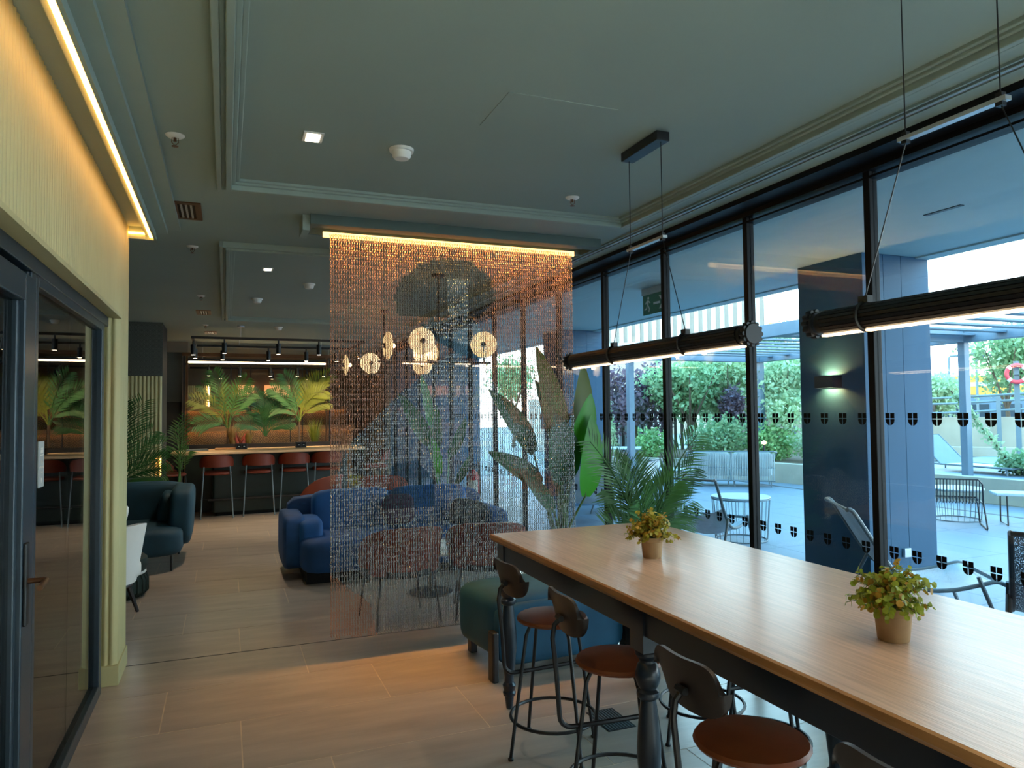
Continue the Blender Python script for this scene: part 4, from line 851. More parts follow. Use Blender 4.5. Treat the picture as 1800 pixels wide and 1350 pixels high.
# partition with LED top line
t = thing('glass_partition', 'black framed glass partition with a bright LED top line behind the bar plants', 'partition', (0, 0, 0))
for x in (-0.675, -0.63, 1.75, 1.81): Bx('post', m_dark if x in (-0.675, 1.81) else m_bronze, x-0.016, x+0.016, 13.74, 13.79, 0.0, 2.70, t)
for x in (0.085, 0.42, 1.105, 1.315): Bx('post', m_dark, x-0.008, x+0.008, 13.75, 13.78, 1.10, 2.53, t)
Bx('top_rail', m_bronze, -0.71, 1.85, 13.73, 13.80, 2.65, 2.71, t); Bx('led_line', e_ledw, -0.61, 1.73, 13.735, 13.76, 2.53, 2.56, t); Bx('led_channel', m_dark, -0.63, 1.75, 13.74, 13.79, 2.56, 2.61, t); Bx('bottom_rail', m_dark, -0.69, 1.83, 13.72, 13.82, 1.02, 1.09, t)
for a, b_ in ((-0.615, 0.077), (0.093, 0.412), (0.428, 1.097), (1.113, 1.307), (1.323, 1.735)): Bx('pane', m_pglass, a, b_, 13.762, 13.768, 1.09, 2.53, t)
pl = thing('planter_trough', 'dark planter trough running behind the bar counter top', 'planter', (0, 0, 0)); Bx('trough', m_gdark, -0.62, 1.90, 13.16, 13.62, 0, 1.02, pl); Bx('soil', m_soil, -0.58, 1.86, 13.2, 13.58, 1.02, 1.035, pl); Bx('front_rail', m_dark, -0.66, 1.92, 13.10, 13.16, 1.03, 1.12, pl)
palm('fan_palm', 'tall palm behind the left part of the bar counter', (0.03, 13.4, 1.03), [(-0.22, 0, 1.32), (-0.55, -0.02, 0.86), (-0.50, -0.05, 0.42), (0.40, 0, 0.96), (0.05, 0.05, 1.05), (-0.4, 0.1, 1.1), (0.3, -0.1, 1.2)], [m_palm, m_palml, m_palm], 0.1, 0.05, 13, 0.30, 0.35, 0.16, pot=False, lw=0.034, trunk=0.02)
palm('fan_palm', 'bright green palm behind the right part of the bar counter', (1.22, 13.4, 1.03), [(0.52, 0, 1.30), (-0.45, 0, 1.05), (0.50, -0.05, 0.80), (0.34, 0, 1.24), (-0.25, 0, 1.28), (0.15, 0.1, 1.15), (0.42, -0.1, 1.0), (-0.4, 0.1, 0.7)], [m_palml, m_palm, m_palml], 0.1, 0.05, 13, 0.32, 0.45, 0.16, pot=False, lw=0.038, trunk=0.022)
palm('dark_palm', 'dark bushy palm in the middle of the trough behind the bar', (0.66, 13.5, 1.03), [(0.0, 0, 0.95), (-0.35, 0, 0.8), (0.35, 0, 0.85), (-0.2, 0, 1.0), (0.2, 0, 1.0), (-0.45, -.05, 0.45), (0.45, -.05, 0.45), (0.1, 0.1, 0.7), (-0.1, -0.1, 0.6)], [m_leafd], 0.1, 0.05, 13, 0.26, 0.2, 0.12, pot=False, lw=0.03)
def grass(name, label, x, y, z, h, n, mat, sp):
    t = thing(name, label, 'plant', (x, y, z)); g_ = MB()
    for i in range(n):
        a = random.uniform(0, 2*PI); q = Vector((math.cos(a), math.sin(a), 0)); L = h*random.uniform(.6, 1); p = q*0.03; w_ = Vector((-q.y, q.x, 0))*0.006
        tip = q*sp*random.uniform(.2, 1)+Vector((0, 0, L)); m_ = (p+tip)/2+Vector((0, 0, L*0.12)); g_.add([p-w_, p+w_, m_+w_, m_-w_, tip], [(0, 1, 2, 3), (3, 2, 4)])
    g_.build('blades', mat, t, smooth=False, kind='stuff')
grass('tall_grass', 'tufted light green grass at the right end behind the bar', 1.48, 13.35, 1.03, 0.55, 70, m_palml, 0.28)
grass('tall_grass', 'reddish brown grass tuft left of the bromeliad behind the bar', 0.12, 13.3, 1.03, 0.5, 60, M('straw_leaf', '8a7040', 0.6, var=0.3), 0.2)
grass('tall_grass', 'short olive grass tuft right of the bromeliad behind the bar', 0.36, 13.3, 1.03, 0.38, 60, M('olive_straw', '7a6a2c', 0.6, var=0.3), 0.15)
t = thing('bromeliad', 'pink leaved bromeliad behind the bar near the left socket box', 'plant', (0.24, 13.26, 1.03)); mb_ = M('pink_leaf', 'a8584c', 0.5, var=0.25, transl=0.3)
for i in range(12): a = 2*PI*i/12; MB().blade((0, 0, 0.02), (0.13*math.cos(a), 0.1*math.sin(a), 0.10+0.10*(i % 3)), 0.045, 0.12, (math.sin(a), -math.cos(a), 0.8), 6).build('leaf', mb_, t)
# track lighting rig
t = thing('track_light_rig', 'black rectangular track rig with spotlights over the bar counter', 'lamp', (0, 0, 0))
zr = 2.70
for nm, a in (('rail', (-0.46, 2.0, 11.08, 11.11)), ('rail', (-0.46, 2.0, 12.42, 12.45)), ('rail', (-0.46, -0.43, 11.11, 12.42)), ('rail', (1.97, 2.0, 11.11, 12.42))): Bx(nm, m_dark, a[0], a[1], a[2], a[3], zr, zr+0.035, t)
for x, y in ((0.2, 11.1), (1.5, 11.1), (0.2, 12.43), (1.5, 12.43)): MB().cyl((x, y, zr+0.03), (x, y, CEIL-0.02), 0.003, 6).build('wire', m_alu, t)
MB().lathe([(0, -0.02), (0.05, -0.02), (0.05, -0.001), (0, -0.001)], 16, (0.2, 11.1, CEIL)).build('canopy', m_alu, t)
def spot(x, y, pw=10):
    o = MB().cyl((x, y, zr-0.20), (x, y, zr-0.05), 0.035, 14).cyl((x, y, zr-0.06), (x, y, zr+0.01), 0.012, 8).build('spotlight', m_dark, t)
    MB().cyl((x, y, zr-0.203), (x, y, zr-0.199), 0.026, 12).build('lens', e_spot, o)
    if pw: light('SPOT', 'track_beam', (x, y, zr-0.21), pw*(0.7 if y != 12.435 else 1.1), WARMW, (0.72 if y == 12.435 else 0, 0, 0), 0.03, 1.3, 0.5)
for x in (-0.02, 0.72, 1.30): spot(x, 11.095, 20)
for x in (-0.05, 0.65, 1.25, 1.75): spot(x, 12.435, 28)
spot(-0.445, 11.5, 20); spot(-0.445, 12.2, 20); spot(1.985, 11.6, 20)
# second rig farther back
t = thing('track_light_rig', 'farther black track rig seen through the bar partition', 'lamp', (0, 0, 0)); zr = 2.55
for y in (14.6, 15.8): Bx('rail', m_dark, -0.7, 2.3, y, y+0.03, zr, zr+0.035, t)
for x in (-0.7, 2.27): Bx('rail', m_dark, x, x+0.03, 14.63, 15.8, zr, zr+0.035, t)
for x in (-0.4, 1.9): MB().cyl((x, 14.61, zr+.03), (x, 14.61, CEIL-.001), 0.003, 6).build('wire', m_alu, t)
for x in (-0.3, 0.25, 0.8, 1.3, 1.8): spot(x, 14.615, 20 if x in (-0.3, .8, 1.8) else 0)
for x in (-0.1, 0.9, 1.6): spot(x, 15.815, 20)
# back bar
t = thing('back_bar', 'lit back bar with patterned ochre tile front and shelves behind the plants', 'counter', (0, 0, 0))
Bx('lower_front', m_pato, -1.3, 2.6, 16.0, 16.5, 0, 1.32, t); Bx('lower_top', m_tan, -1.32, 2.62, 15.94, 16.55, 1.345, 1.36, t)
Bx('upper_front', m_pato, -1.3, 2.6, 17.0, 17.4, 0, 1.75, t); Bx('upper_top', m_tan, -1.32, 2.62, 16.94, 17.45, 1.77, 1.79, t)
Bx('lip', m_tan, -1.32, 2.62, 15.93, 15.94, 1.27, 1.36, t); Bx('lip', m_tan, -1.32, 2.62, 16.93, 16.94, 1.70, 1.79, t)
Bx('led_line', e_shelf, -1.3, 2.6, 15.945, 15.96, 1.33, 1.345, t); Bx('led_line', e_shelf, -1.3, 2.6, 16.945, 16.96, 1.75, 1.765, t)
Bx('shelf', m_tan, -1.0, 2.6, 17.6, 17.95, 2.0, 2.03, t)
e_pan = E('lit_orange_panel', (1.0, 0.36, 0.10), 0.35)
for a, b_ in ((0.15, 0.62), (0.85, 1.45)): Bx('lit_panel', e_pan, a, b_, 17.90, 17.95, 2.06, 2.30, t)
t = thing('glowing_wall_panel', 'far sage ribbed panel with a lit edge beyond the bar partition', 'panel', (-0.50, 16.9, 0)); r_ = MB(); flutes(r_, -0.28, 0.2, 1.8, 2.25, 0.0, axis='x'); r_.build('ribbed_panel', m_sage, t); Bx('led_line', e_shelf, 0.14, 0.17, -0.04, -0.02, 1.8, 2.25, t)

# ================================================================== TERRACE FURNITURE
def wire_table(label, loc, R, h, n=26):
    t = thing('wire_table', label, 'table', loc, 0, 'round wire tables on the terrace')
    MB().lathe([(0, h-0.02), (R-0.01, h-0.02), (R, h-0.01), (R-0.005, h), (0, h)], 32).build('table_top', m_alu if False else m_hutw, t)
    MB().ring((0, 0, 0.01), R*0.86, 0.008, 32, 6).build('base_ring', m_gmetal, t); MB().ring((0, 0, h-0.03), R*0.97, 0.008, 32, 6).build('top_ring', m_gmetal, t)
    for i in range(n): a = 2*PI*i/n; MB().cyl((R*0.96*math.cos(a), R*0.96*math.sin(a), h-0.03), (R*0.86*math.cos(a), R*0.86*math.sin(a), 0.01), 0.004, 5).build('wire', m_gmetal, t)
wire_table('round wire-legged terrace table beside the lounge chair left of slate column', (5.95, 7.30, 0), 0.36, 0.54)
wire_table('round wire-legged terrace table behind the striped wire chair', (9.75, 7.30, 0), 0.36, 0.46)
wire_table('round wire-legged terrace table far behind the palm', (7.9, 11.6, 0), 0.36, 0.50)
def sling_chair(label, loc, rz, fr, ms, x_from=-9, sag=0.035):
    t = thing('lounge_chair', label, 'chair', loc, rz, 'mesh lounge chairs on the terrace')
    # profile in local x (front +) / z
    P = [(-0.62, 0.86), (-0.58, 0.85), (-0.50, 0.72), (-0.34, 0.46), (-0.22, 0.335), (-0.08, 0.29), (0.10, 0.30), (0.26, 0.34), (0.36, 0.365), (0.42, 0.345)]
    W_ = 0.34; vs = []; fs = []
    Q = []
    for i in range(len(P)-1):
        p0, p1, p2, p3 = (np.array(P[max(0, min(len(P)-1, i+d))]) for d in (-1, 0, 1, 2))
        for k in range(3): u = k/3; q = 0.5*(2*p1+(p2-p0)*u+(2*p0-5*p1+4*p2-p3)*u*u+(3*p1-p0-3*p2+p3)*u**3); Q.append((float(q[0]), float(q[1])))
    Q.append(P[-1])
    Qs = [q for q in Q if q[0] > x_from]
    for x, z in Qs:
        for j in range(7): v = -1+2*j/6; vs.append((x, v*W_, z-sag*(1-v*v)*(1 if x > -0.4 else 0.4)))
    for i in range(len(Qs)-1):
        for j in range(6): fs.append((i*7+j, i*7+j+1, i*7+j+8, i*7+j+7))
    MB().add(vs, fs).build('sling', ms, t)
    L = [(x, -W_, z) for x, z in Q]; R_ = [(x, W_, z) for x, z in Q]
    MB().tube(L+R_[::-1], 0.016, 8, closed=True).build('frame', fr, t)
    for sy_ in (-1, 1):
        MB().tube([(0.24, sy_*(W_+0.015), 0.40), (0.38, sy_*(W_+0.03), 0.0)], 0.015, 8).build('leg', fr, t); MB().tube([(-0.30, sy_*(W_+0.015), 0.43), (-0.52, sy_*(W_+0.03), 0.0)], 0.015, 8).build('leg', fr, t)
    return t
s0 = sling_chair('grey mesh lounge chair outside in front of the near slate column', (5.00, 4.02, 0), -0.58, m_gmetal, m_mesh)
sling_chair('grey mesh lounge chair on the terrace behind the window palm', (5.20, 6.93, 0), 0.5, m_gmetal, m_mesh, -0.42, 0.10)
clone(s0, (5.0, 9.4, 0), 0.9, 'grey mesh lounge chair outside behind the banana leaves')
clone(s0, (5.85, 10.0, 0), 2.2, 'grey mesh lounge chair farther off, seen between palm fronds')
s1 = sling_chair('dark framed mesh lounge chair cut off by the right edge of the photo', (5.05, 2.98, 0), 0.6, m_dark, m_meshd)
# wire-back chair (sled legs)
def wire_chair(label, loc, rz):
    t = thing('wire_chair', label, 'chair', loc, rz)
    MB().tube([(-0.30, -0.30, 0.34), (-0.36, -0.29, 0.60), (-0.38, -0.24, 0.66), (-0.38, 0.24, 0.66), (-0.36, 0.29, 0.60), (-0.30, 0.30, 0.34), (0.28, 0.30, 0.36), (0.28, -0.30, 0.36)], 0.011, 8, closed=True).build('frame', m_dark, t)
    for i in range(15):
        y = -0.26+0.52*i/14; MB().tube([(-0.375, y, 0.655), (-0.30, y, 0.36), (-0.25, y, 0.335), (0.28, y, 0.36)], 0.0075, 6).build('slat', m_dark, t)
    for sy_ in (-1, 1): MB().tube([(0.22, sy_*0.30, 0.36), (0.26, sy_*0.33, 0.02), (0.24, sy_*0.33, 0.01), (-0.34, sy_*0.33, 0.01), (-0.37, sy_*0.33, 0.03), (-0.31, sy_*0.30, 0.36)], 0.010, 8).build('leg', m_dark, t)
wire_chair('black striped wire chair in front of a round wire table right of the slate column', (9.25, 6.95, 0), 0.75)
t = thing('bench', 'small pale bench on black sled legs by the planter wall at the right edge', 'bench', (10.25, 6.45, 0), -0.75)
MB().box(-0.55, 0.55, -0.2, 0.2, 0.40, 0.44).build('seat', m_hutw, t, bevel=0.01, smooth=False)
for x in (-0.42, 0.42): MB().tube([(x, -0.17, 0.40), (x, -0.19, 0.01), (x, 0.19, 0.01), (x, 0.17, 0.40)], 0.010, 8).build('leg', m_dark, t)
# rope sofa, back to the viewer
ya = -0.655
t = thing('outdoor_sofa', 'grey rope-weave outdoor sofa with its back to the windows', 'sofa', (10.0, 12.55, 0), ya)
def rope(a, b_, n): 
    m = MB()
    for i in range(n):
        f = i/(n-1); p = Vector(a)*(1-f)+Vector(b_)*f; m.tube([(p.x, p.y, 0.13), (p.x, p.y-0.05, 0.40), (p.x, p.y-0.03, 0.70)], 0.011, 5)
    return m
rope((-0.84, -0.33, 0), (-0.02, -0.33, 0), 26).build('rope_weave', m_rope, t, kind='stuff'); rope((0.02, -0.33, 0), (0.84, -0.33, 0), 26).build('rope_weave', m_rope, t, kind='stuff')
MB().tube([(-0.90, 0.35, 0.55), (-0.90, -0.30, 0.72), (-0.84, -0.37, 0.735), (0.84, -0.37, 0.735), (0.90, -0.30, 0.72), (0.90, 0.35, 0.55)], 0.014, 8).tube([(-0.86, -0.36, 0.40), (0.86, -0.36, 0.40)], 0.014, 8).tube([(-0.86, -0.34, 0.13), (0.86, -0.34, 0.13)], 0.014, 8).tube([(0, -0.37, 0.13), (0, -0.37, 0.73)], 0.014, 8).build('frame', m_gmetal, t)
for s_ in (-1, 1): MB().sq((s_*0.42, 0.02, 0.30), (0.82, 0.66, 0.18), 6, 6).build('seat_cushion', m_rope, t); MB().sq((s_*0.42, -0.22, 0.55), (0.80, 0.16, 0.36), 5, 6).build('back_cushion', m_rope, t)
for x in (-0.78, -0.06, 0.06, 0.78):
    for y in (-0.32, 0.3): MB().cyl((x, y, 0), (x, y, 0.14), 0.012, 8).build('leg', m_gmetal, t)
# hanging exit sign under the soffit
t = thing('exit_sign', 'green hanging sign with running figure and right arrow under the terrace soffit', 'sign', (4.46, 6.84, 3.0))
Bx('housing', m_sign, -0.02, 0.02, -0.25, 0.25, -0.075, 0.0, t, bevel=0.003); Bx('panel', m_sgreen, -0.006, 0.006, -0.24, 0.24, -0.30, -0.075, t)
# arrow (towards -y, to the right in the view) and figure on the face at local x = -0.006
def pm(poly): return [(-a, b_) for a, b_ in poly]
MB().prism(pm([(-0.02, -0.20), (0.11, -0.20), (0.11, -0.175), (-0.02, -0.175)]), -0.0085, -0.006, 'x').prism(pm([(0.09, -0.115), (0.125, -0.115), (0.20, -0.1875), (0.125, -0.26), (0.09, -0.26), (0.155, -0.1875)]), -0.0085, -0.006, 'x').build('arrow', m_plast, t, smooth=False)
fg = MB(); fg.prism(pm([(-0.125+0.017*math.cos(a), -0.115+0.017*math.sin(a)) for a in [2*PI*q/10 for q in range(10)]]), -0.0085, -0.006, 'x')
for p in ([(-0.155, -0.14), (-0.12, -0.137), (-0.125, -0.20), (-0.15, -0.20)], [(-0.12, -0.14), (-0.085, -0.165), (-0.09, -0.178), (-0.125, -0.155)], [(-0.155, -0.14), (-0.19, -0.17), (-0.18, -0.18), (-0.15, -0.158)], [(-0.138, -0.195), (-0.122, -0.195), (-0.095, -0.235), (-0.11, -0.275), (-0.125, -0.272), (-0.113, -0.238)], [(-0.152, -0.195), (-0.138, -0.195), (-0.165, -0.24), (-0.205, -0.245), (-0.207, -0.23), (-0.172, -0.226)]): fg.prism(pm(p), -0.0085, -0.006, 'x')
fg.build('running_figure', m_plast, t, smooth=False)

# ================================================================== PLANTERS, DECK, PERGOLA
pw = [(11.8, 2.0), (11.85, 7.6), (11.7, 9.4), (11.25, 12.4), (10.7, 13.9), (9.9, 15.2), (9.2, 16.4), (9.0, 18.0)]
ins = [(x+0.22, y+0.10) for x, y in pw]
p_ = MB(); n = len(pw); vs = [(x, y, z) for z in (0, 0.42) for x, y in pw]+[(x, y, z) for z in (0, 0.42) for x, y in ins]
fs = []
for i in range(n-1): fs += [(i, i+1, n+i+1, n+i), (n+i, n+i+1, 3*n+i+1, 3*n+i), (2*n+i+1, 2*n+i, 3*n+i, 3*n+i+1)]
p_.add(vs, fs).build('wall_planter', m_concrete, smooth=False, kind='structure')
MB().prism(ins[3:]+[(24, 22), (24, 13.0), (14.2, 11.6)], -0.05, 0.38).build('planter_soil', m_soil, smooth=False, kind='structure')
MB().prism([ins[0], ins[1], ins[2], ins[3], (14.2, 11.6), (24, 13.0), (26, 2)][::1], -0.05, 0.40).build('deck', m_terr, smooth=False, kind='structure')
def shrub(name, label, c, rad, cnt, sz, mat, group='planter shrubs'):
    t = thing(name, label, 'shrub', (c[0], c[1], 0.38), 0, group)
    fo = MB().cloud((0, 0, rad[2]*0.85), rad, cnt, sz, 0.35); fo.v = [(x, y, max(z, 0.01)) for x, y, z in fo.v]; fo.build('foliage', mat, t, smooth=False, kind='stuff')
    st = MB()
    for i in range(7): a = 2*PI*i/7; st.tube([(0.04*math.cos(a), 0.04*math.sin(a), 0), (rad[0]*0.5*math.cos(a), rad[1]*0.5*math.sin(a), rad[2])], 0.01, 5)
    st.build('stems', m_bark, t)
shrub('round_shrub', 'small round bright green shrub at the left end of the planter', (10.35, 16.2), (0.48, 0.48, 0.42), 1300, 0.05, m_shrub)
shrub('round_shrub', 'large leafy green shrub behind the outdoor sofa', (11.45, 14.75), (0.85, 0.7, 0.62), 2600, 0.055, m_tree)
shrub('round_shrub', 'broad pale green shrub right of the large one behind the outdoor sofa', (12.3, 13.9), (0.7, 0.65, 0.50), 2200, 0.055, m_shrub)
shrub('round_shrub', 'grey green shrub spilling over the planter left of the near slate column', (12.75, 12.75), (0.75, 0.6, 0.50), 2200, 0.05, m_tree2)
shrub('round_shrub', 'bright green shrub in the planter at the right edge of the photo', (13.45, 7.75), (0.7, 0.6, 0.5), 2400, 0.05, m_shrub)
shrub('round_shrub', 'low leafy shrub at the base of the climbing stem on the right', (13.05, 8.42), (0.42, 0.4, 0.26), 1300, 0.045, m_tree)
def tree(name, label, x, y, th, cz, rad, cnt, sz, mat, lean=(0, 0), group='trees beyond the terrace'):
    t = thing(name, label, 'tree', (x, y, 0), 0, group)
    tr = MB().tube([(0, 0, 0), (lean[0]*.4+.05, lean[1]*.4, th*0.5), (lean[0], lean[1], th)], [0.09, 0.07, 0.05], 8)
    for i in range(5):
        a = 2*PI*i/5+0.4; tr.tube([(lean[0]*.7, lean[1]*.7, th*0.75), (lean[0]+rad[0]*0.6*math.cos(a), lean[1]+rad[1]*0.6*math.sin(a), cz+rad[2]*0.4)], [0.04, 0.012], 6)
    tr.build('trunk', m_bark, t)
    cr_ = MB()
    for i in range(6):
        o = np.array((random.uniform(-.55, .55)*rad[0], random.uniform(-.55, .55)*rad[1], random.uniform(-.5, .5)*rad[2])); cr_.cloud(o+np.array((lean[0], lean[1], cz)), np.array(rad)*random.uniform(.5, .72), cnt//6, sz, 0.3)
    cr_.build('crown', mat, t, smooth=False, kind='stuff')
tree('leafy_tree', 'dense green tree left of centre beyond the planter', 11.6, 16.2, 1.5, 2.15, (1.25, 1.1, 1.1), 5200, 0.075, m_tree)
tree('leafy_tree', 'tall bright green tree in the middle of the planter view', 13.0, 16.4, 1.6, 2.35, (1.35, 1.1, 1.25), 5600, 0.075, m_tree2)
tree('leafy_tree', 'many-stemmed pale green tree just left of the near slate column', 13.0, 14.2, 1.5, 2.05, (1.1, 1.0, 1.2), 4800, 0.07, m_tree2)
tree('plum_tree', 'dark plum-leaved tree behind the climbing plant on the left', 10.7, 17.6, 1.4, 2.05, (1.0, 0.9, 1.3), 4200, 0.075, m_purple)
tree('plum_tree', 'narrow plum-leaved tree between two green trees', 12.7, 15.9, 1.0, 1.55, (0.5, 0.5, 0.85), 2200, 0.06, m_purple)
tree('leafy_tree', 'distant green tree behind the white hut', 12.0, 30.0, 2.0, 3.2, (1.6, 1.4, 1.2), 2600, 0.10, m_tree)
tree('leafy_tree', 'loose dark green tree at the right edge behind the red ring', 22.3, 14.9, 2.0, 2.9, (1.2, 1.1, 1.2), 3200, 0.085, m_tree)
tree('leafy_tree', 'hedge-like green trees left of the right-hand pergola post', 22.6, 17.7, 1.2, 1.95, (1.3, 1.2, 0.9), 3000, 0.085, m_tree2)
tree('leafy_tree', 'small far tree top showing above the pergola beam', 27.2, 29.9, 3.6, 5.5, (1.1, 1.1, 0.9), 1400, 0.11, m_tree)
def climber(label, pts, loc):
    t = thing('climbing_plant', label, 'plant', loc); MB().tube(pts, 0.012, 6).build('stem', m_bark, t); f_ = MB()
    for a, b_ in zip(pts[:-1], pts[1:]):
        for k in range(4): f_.cloud(np.array(a)+(np.array(b_)-np.array(a))*(k/4), (0.13, 0.13, 0.12), 60, 0.04, 0.1)
    f_.build('foliage', m_tree2, t, smooth=False, kind='stuff')
climber('thin leafy climber growing up beside the left pergola post', [(0, 0, 0), (-0.1, 0, 0.5), (-0.22, 0, 1.1), (-0.35, 0, 1.7)], (9.75, 16.9, 0.38))
climber('leafy climber leaning across the right pergola post', [(0, 0, 0), (-0.25, 0.15, 0.5), (-0.55, 0.4, 1.05), (-0.85, 0.55, 1.5)], (12.92, 8.5, 0.40))
# pergola
t = thing('pergola', 'blue-grey steel pergola with slatted roof over the terrace', 'pergola', (0, 0, 0)); PZ = 2.75
for x, y, z in ((8.05, 13.36, 0), (12.15, 8.85, 0.40), (12.15, 14.07, 0.40)): Bx('post', m_steel, x-0.065, x+0.065, y-0.065, y+0.065, z, PZ, t, bevel=0.006)
for x in (8.05, 12.15): Bx('beam', m_steel, x-0.09, x+0.09, -2.0, 14.2, PZ, PZ+0.2, t, bevel=0.006)
for y in (14.07, 8.85, 4.3, -0.2): Bx('beam', m_steel, 8.14, 12.06, y-0.08, y+0.08, PZ, PZ+0.2, t, bevel=0.006)
sl_ = None
for i in range(29):
    y = 13.6-0.55*i
    if min(abs(y-q) for q in (14.07, 8.85, 4.3, -0.2)) < 0.2: continue
    if sl_ is None: sl_ = MB().box(8.14, 12.06, -0.09, 0.09, PZ+0.10, PZ+0.13).build('slat', m_steel, t, smooth=False); sl_.location = (0, y, 0)
    else: inst(sl_, 'slat', t, (0, y, 0))
# fence of dark slats
def fence(label, a, b_, z0, z1, step):
    t = thing('slat_fence', label, 'fence', (0, 0, 0)); a = Vector(a); b_ = Vector(b_); L = (b_-a).length; n = int(L/step); an = math.atan2(b_.y-a.y, b_.x-a.x); s_ = None
    for z in (z0+0.15, z1-0.2): MB().cyl((a.x, a.y, z), (b_.x, b_.y, z), 0.025, 6).build('rail', m_gmetal, t)
    for i in range(n+1):
        p = a+(b_-a)*(i/n)
        if s_ is None: s_ = MB().box(-0.045, 0.045, -0.03, -0.005, z0, z1).build('slat', m_dark, t, smooth=False); s_.location = (p.x, p.y, 0); s_.rotation_euler.z = an
        else: inst(s_, 'slat', t, (p.x, p.y, 0), an)
fence('fence of separate dark upright slats behind the trees', (10.6, 19.6), (20.5, 16.0), 0.38, 1.72, 0.2)
# right: wall, railing, lounger, ring, lamps, orange building
wr = MB().obox((19.2, 13.2, 0.65), (14.0, 0.3, 1.35), Matrix.Rotation(-0.93, 3, 'Z')); wr.build('wall_ramp', m_concrete, smooth=False, kind='structure')
MB().obox((17.6, 11.9, 0.3), (12.0, 0.35, 0.62), Matrix.Rotation(-0.93, 3, 'Z')).build('wall_low', m_concrete, smooth=False, kind='structure')
t = thing('railing', 'grey metal railing along the beige ramp wall on the right', 'railing', (19.0, 13.05, 0), -0.93)
for z in (1.86, 1.70, 1.45): MB().tube([(-6, 0, z-0.12), (-1, 0, z), (5.5, 0, z+0.32)], 0.03, 8).build('rail', m_gmetal, t)
for x in (-5.0, -3.3, -1.6, 0.1, 1.8, 3.5, 5.0): MB().box(x-0.05, x+0.05, -0.24, -0.16, 0.5, 1.88).build('post', m_gmetal, t, smooth=False)
t = thing('sun_lounger', 'grey mesh sun lounger with raised back on the deck behind the planter wall', 'sun lounger', (13.0, 9.62, 0.30), -1.65)
MB().box(-0.15, 1.3, -0.31, 0.31, 0.22, 0.235).build('seat_sling', m_mesh, t, smooth=False); MB().obox((-0.43, 0, 0.49), (0.80, 0.60, 0.015), Matrix.Rotation(0.72, 3, 'Y')).build('back_sling', m_gmetal, t, smooth=False)
MB().tube([(1.3, -0.33, 0.23), (-0.7, -0.33, 0.23), (-0.7, 0.33, 0.23), (1.3, 0.33, 0.23)], 0.018, 8, closed=True).tube([(-0.13, -0.32, 0.23), (-0.74, -0.32, 0.76), (-0.74, 0.32, 0.76), (-0.13, 0.32, 0.23)], 0.016, 8).build('frame', m_gmetal, t)
for x in (-0.6, 1.2):
    for y in (-0.32, 0.32): MB().cyl((x, y, 0.10), (x, y, 0.22), 0.015, 8).build('leg', m_gmetal, t)
t = thing('lifebuoy', 'red and white lifebuoy ring on a grey stand at the right edge', 'lifebuoy', (16.0, 10.45, 0.40), -0.93)
MB().ring((0, 0, 1.92), 0.185, 0.045, 40, 12, 'y').build('ring', M('faded_red', 'd4434a', 0.5), t)
for k in range(4): a = PI/4+k*PI/2; MB().ring((0, 0, 1.92), 0.185, 0.048, 4, 12, 'y', (a-0.16, a+0.16)).build('band', m_white, t)
MB().box(-0.05, 0.05, 0.10, 0.18, 0, 2.2).box(-0.05, 0.05, 0.05, 0.12, 1.9, 2.0).build('stand', m_gmetal, t, smooth=False)
t = thing('street_lamp', 'left thin street lamp with a single arm beyond the railing', 'street lamp', (26.2, 19.7, 0), -0.9)
MB().tube([(0, 0, 0), (0, 0, 3.5), (0.06, 0, 3.58), (1.0, 0, 3.62)], 0.045, 8).build('pole', m_gmetal, t); MB().box(0.6, 1.1, -0.08, 0.08, 3.6, 3.66).build('lamp_head', m_gmetal, t)
clone(t, (27.2, 19.3, 0), -0.9, 'right thin street lamp with a single arm beyond the railing')
t = thing('shop_building', 'low distant building with orange banded front beyond the railing', 'building', (29.5, 20.2, 0), -0.93)
Bx('wall', m_steel, -3.5, 3.5, 0, 3, 0, 2.1, t); Bx('orange_band', m_orange, -3.5, 3.5, -0.1, 0, 2.1, 2.45, t); Bx('pale_band', m_bwhite, -3.5, 3.5, -0.12, 0, 2.45, 2.62, t); Bx('orange_band', m_orange, -3.5, 3.5, -0.1, 0, 2.62, 2.9, t)
for i in range(6): Bx('window', m_frame, -3.2+i*1.1, -2.4+i*1.1, -0.04, 0.01, 0.5, 1.7, t)
# left: white hut with drapes, white building, tall ribbed building
t = thing('garden_hut', 'white flat-roofed garden hut with pale drapes left of the pergola post', 'hut', (11.6, 20.0, 0), -0.62)
for x, y in ((-0.9, -0.8), (0.9, -0.8), (-0.9, 0.8), (0.9, 0.8)): Bx('post', m_hutw, x-0.06, x+0.06, y-0.06, y+0.06, 0, 2.0, t)
Bx('roof', m_hutw, -1.0, 1.0, -0.9, 0.9, 2.0, 2.18, t); w_ = MB(); flutes(w_, -0.84, 0.1, 0.3, 2.0, -0.7, pitch=0.11, dep=0.04, axis='x'); w_.build('drape', m_curt, t); Bx('back_panel', m_gmetal, -0.84, 0.84, 0.7, 0.74, 0.0, 2.0, t)
t = thing('white_house', 'white stepped house seen far left through the glass', 'building', (13.6, 25.5, 0), -0.62)
for i, (z, d) in enumerate(((0, 0), (2.2, 0.3), (2.55, 0.6))): Bx('storey', m_bwhite, -2.6+d, 2.6-d, d, 3, z, z+(2.1 if i == 0 else 0.32), t)
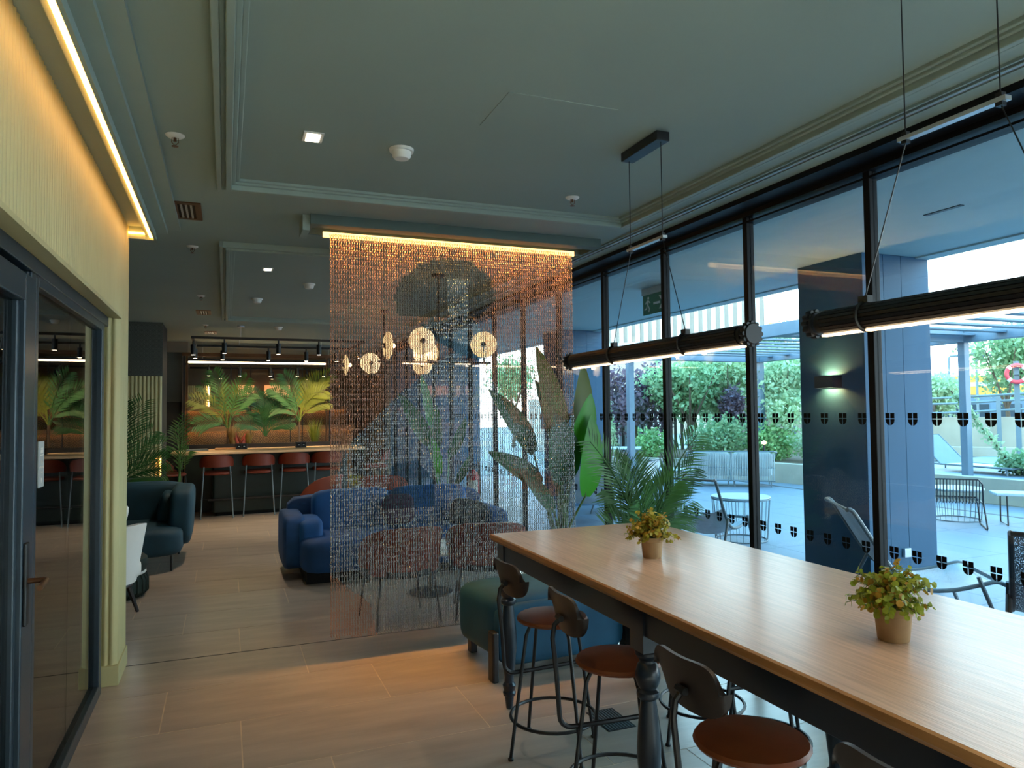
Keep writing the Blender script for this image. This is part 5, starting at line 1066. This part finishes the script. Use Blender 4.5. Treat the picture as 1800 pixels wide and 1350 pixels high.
for i in range(4): Bx('window', m_frame, -2.1+i*1.15, -1.4+i*1.15, -0.02, 0.02, 0.9, 1.6, t)
t = thing('tall_building', 'tall pale building with white vertical fins above the pergola', 'building', (28.3, 40.5, 0), -0.66)
Bx('wall', m_bwhite, -9, 5.6, 0, 6, 0, 9.6, t); Bx('ledge', m_hutw, -9.2, 5.8, -0.5, 0, 5.9, 6.2, t); Bx('lower_wall', m_concrete, -9.1, 5.7, -0.3, 0, 0, 5.9, t)
f0 = None
for i in range(27):
    if f0 is None: f0 = MB().box(-0.14, 0.14, -0.4, 0, 6.2, 9.6).build('fin', m_bwhite, t, smooth=False); f0.location = (-8.8, 0, 0)
    else: inst(f0, 'fin', t, (-8.8+0.55*i, 0, 0))
t = thing('far_hall', 'long low ochre hall on the skyline beyond the tree tops', 'building', (40, 49, 0), -0.72); Bx('wall', m_concrete, -8, 9, 0, 4, 0, 6.7, t); Bx('roof', m_tan, -8.2, 9.2, -0.2, 4, 6.7, 7.0, t)
t = thing('crane', 'yellow pointed crane arm tip against the sky above the far trees', 'crane', (36.6, 40.3, 0), -0.75)
MB().tube([(-1.0, 0, 7.5), (0.3, 0, 7.5), (1.8, 0, 7.45)], [0.27, 0.21, 0.03], 8).build('arm', m_orange, t); MB().cyl((-0.8, 0.0, 0), (-0.8, 0, 7.4), 0.12, 8).build('mast', m_bwhite, t)
t = thing('garden_light', 'small glowing garden light among the shrubs behind the outdoor sofa', 'lamp', (11.5, 13.25, 0.38)); MB().cyl((0, 0, 0), (0, 0, 0.42), 0.02, 8).build('post', m_dark, t); MB().lathe([(0, 0.42), (0.05, 0.43), (0.05, 0.48), (0, 0.5)], 12).build('lamp_head', e_garden, t)
# dining set far left outside
t = thing('patio_table', 'pale rectangular patio table outside left of the pergola post', 'table', (8.3, 14.9, 0), -0.6); Bx('table_top', m_hutw, -0.8, 0.8, -0.45, 0.45, 0.72, 0.75, t, bevel=0.005)
for x in (-0.7, 0.7):
    for y in (-0.38, 0.38): Bx('leg', m_gmetal, x-0.03, x+0.03, y-0.03, y+0.03, 0, 0.72, t)
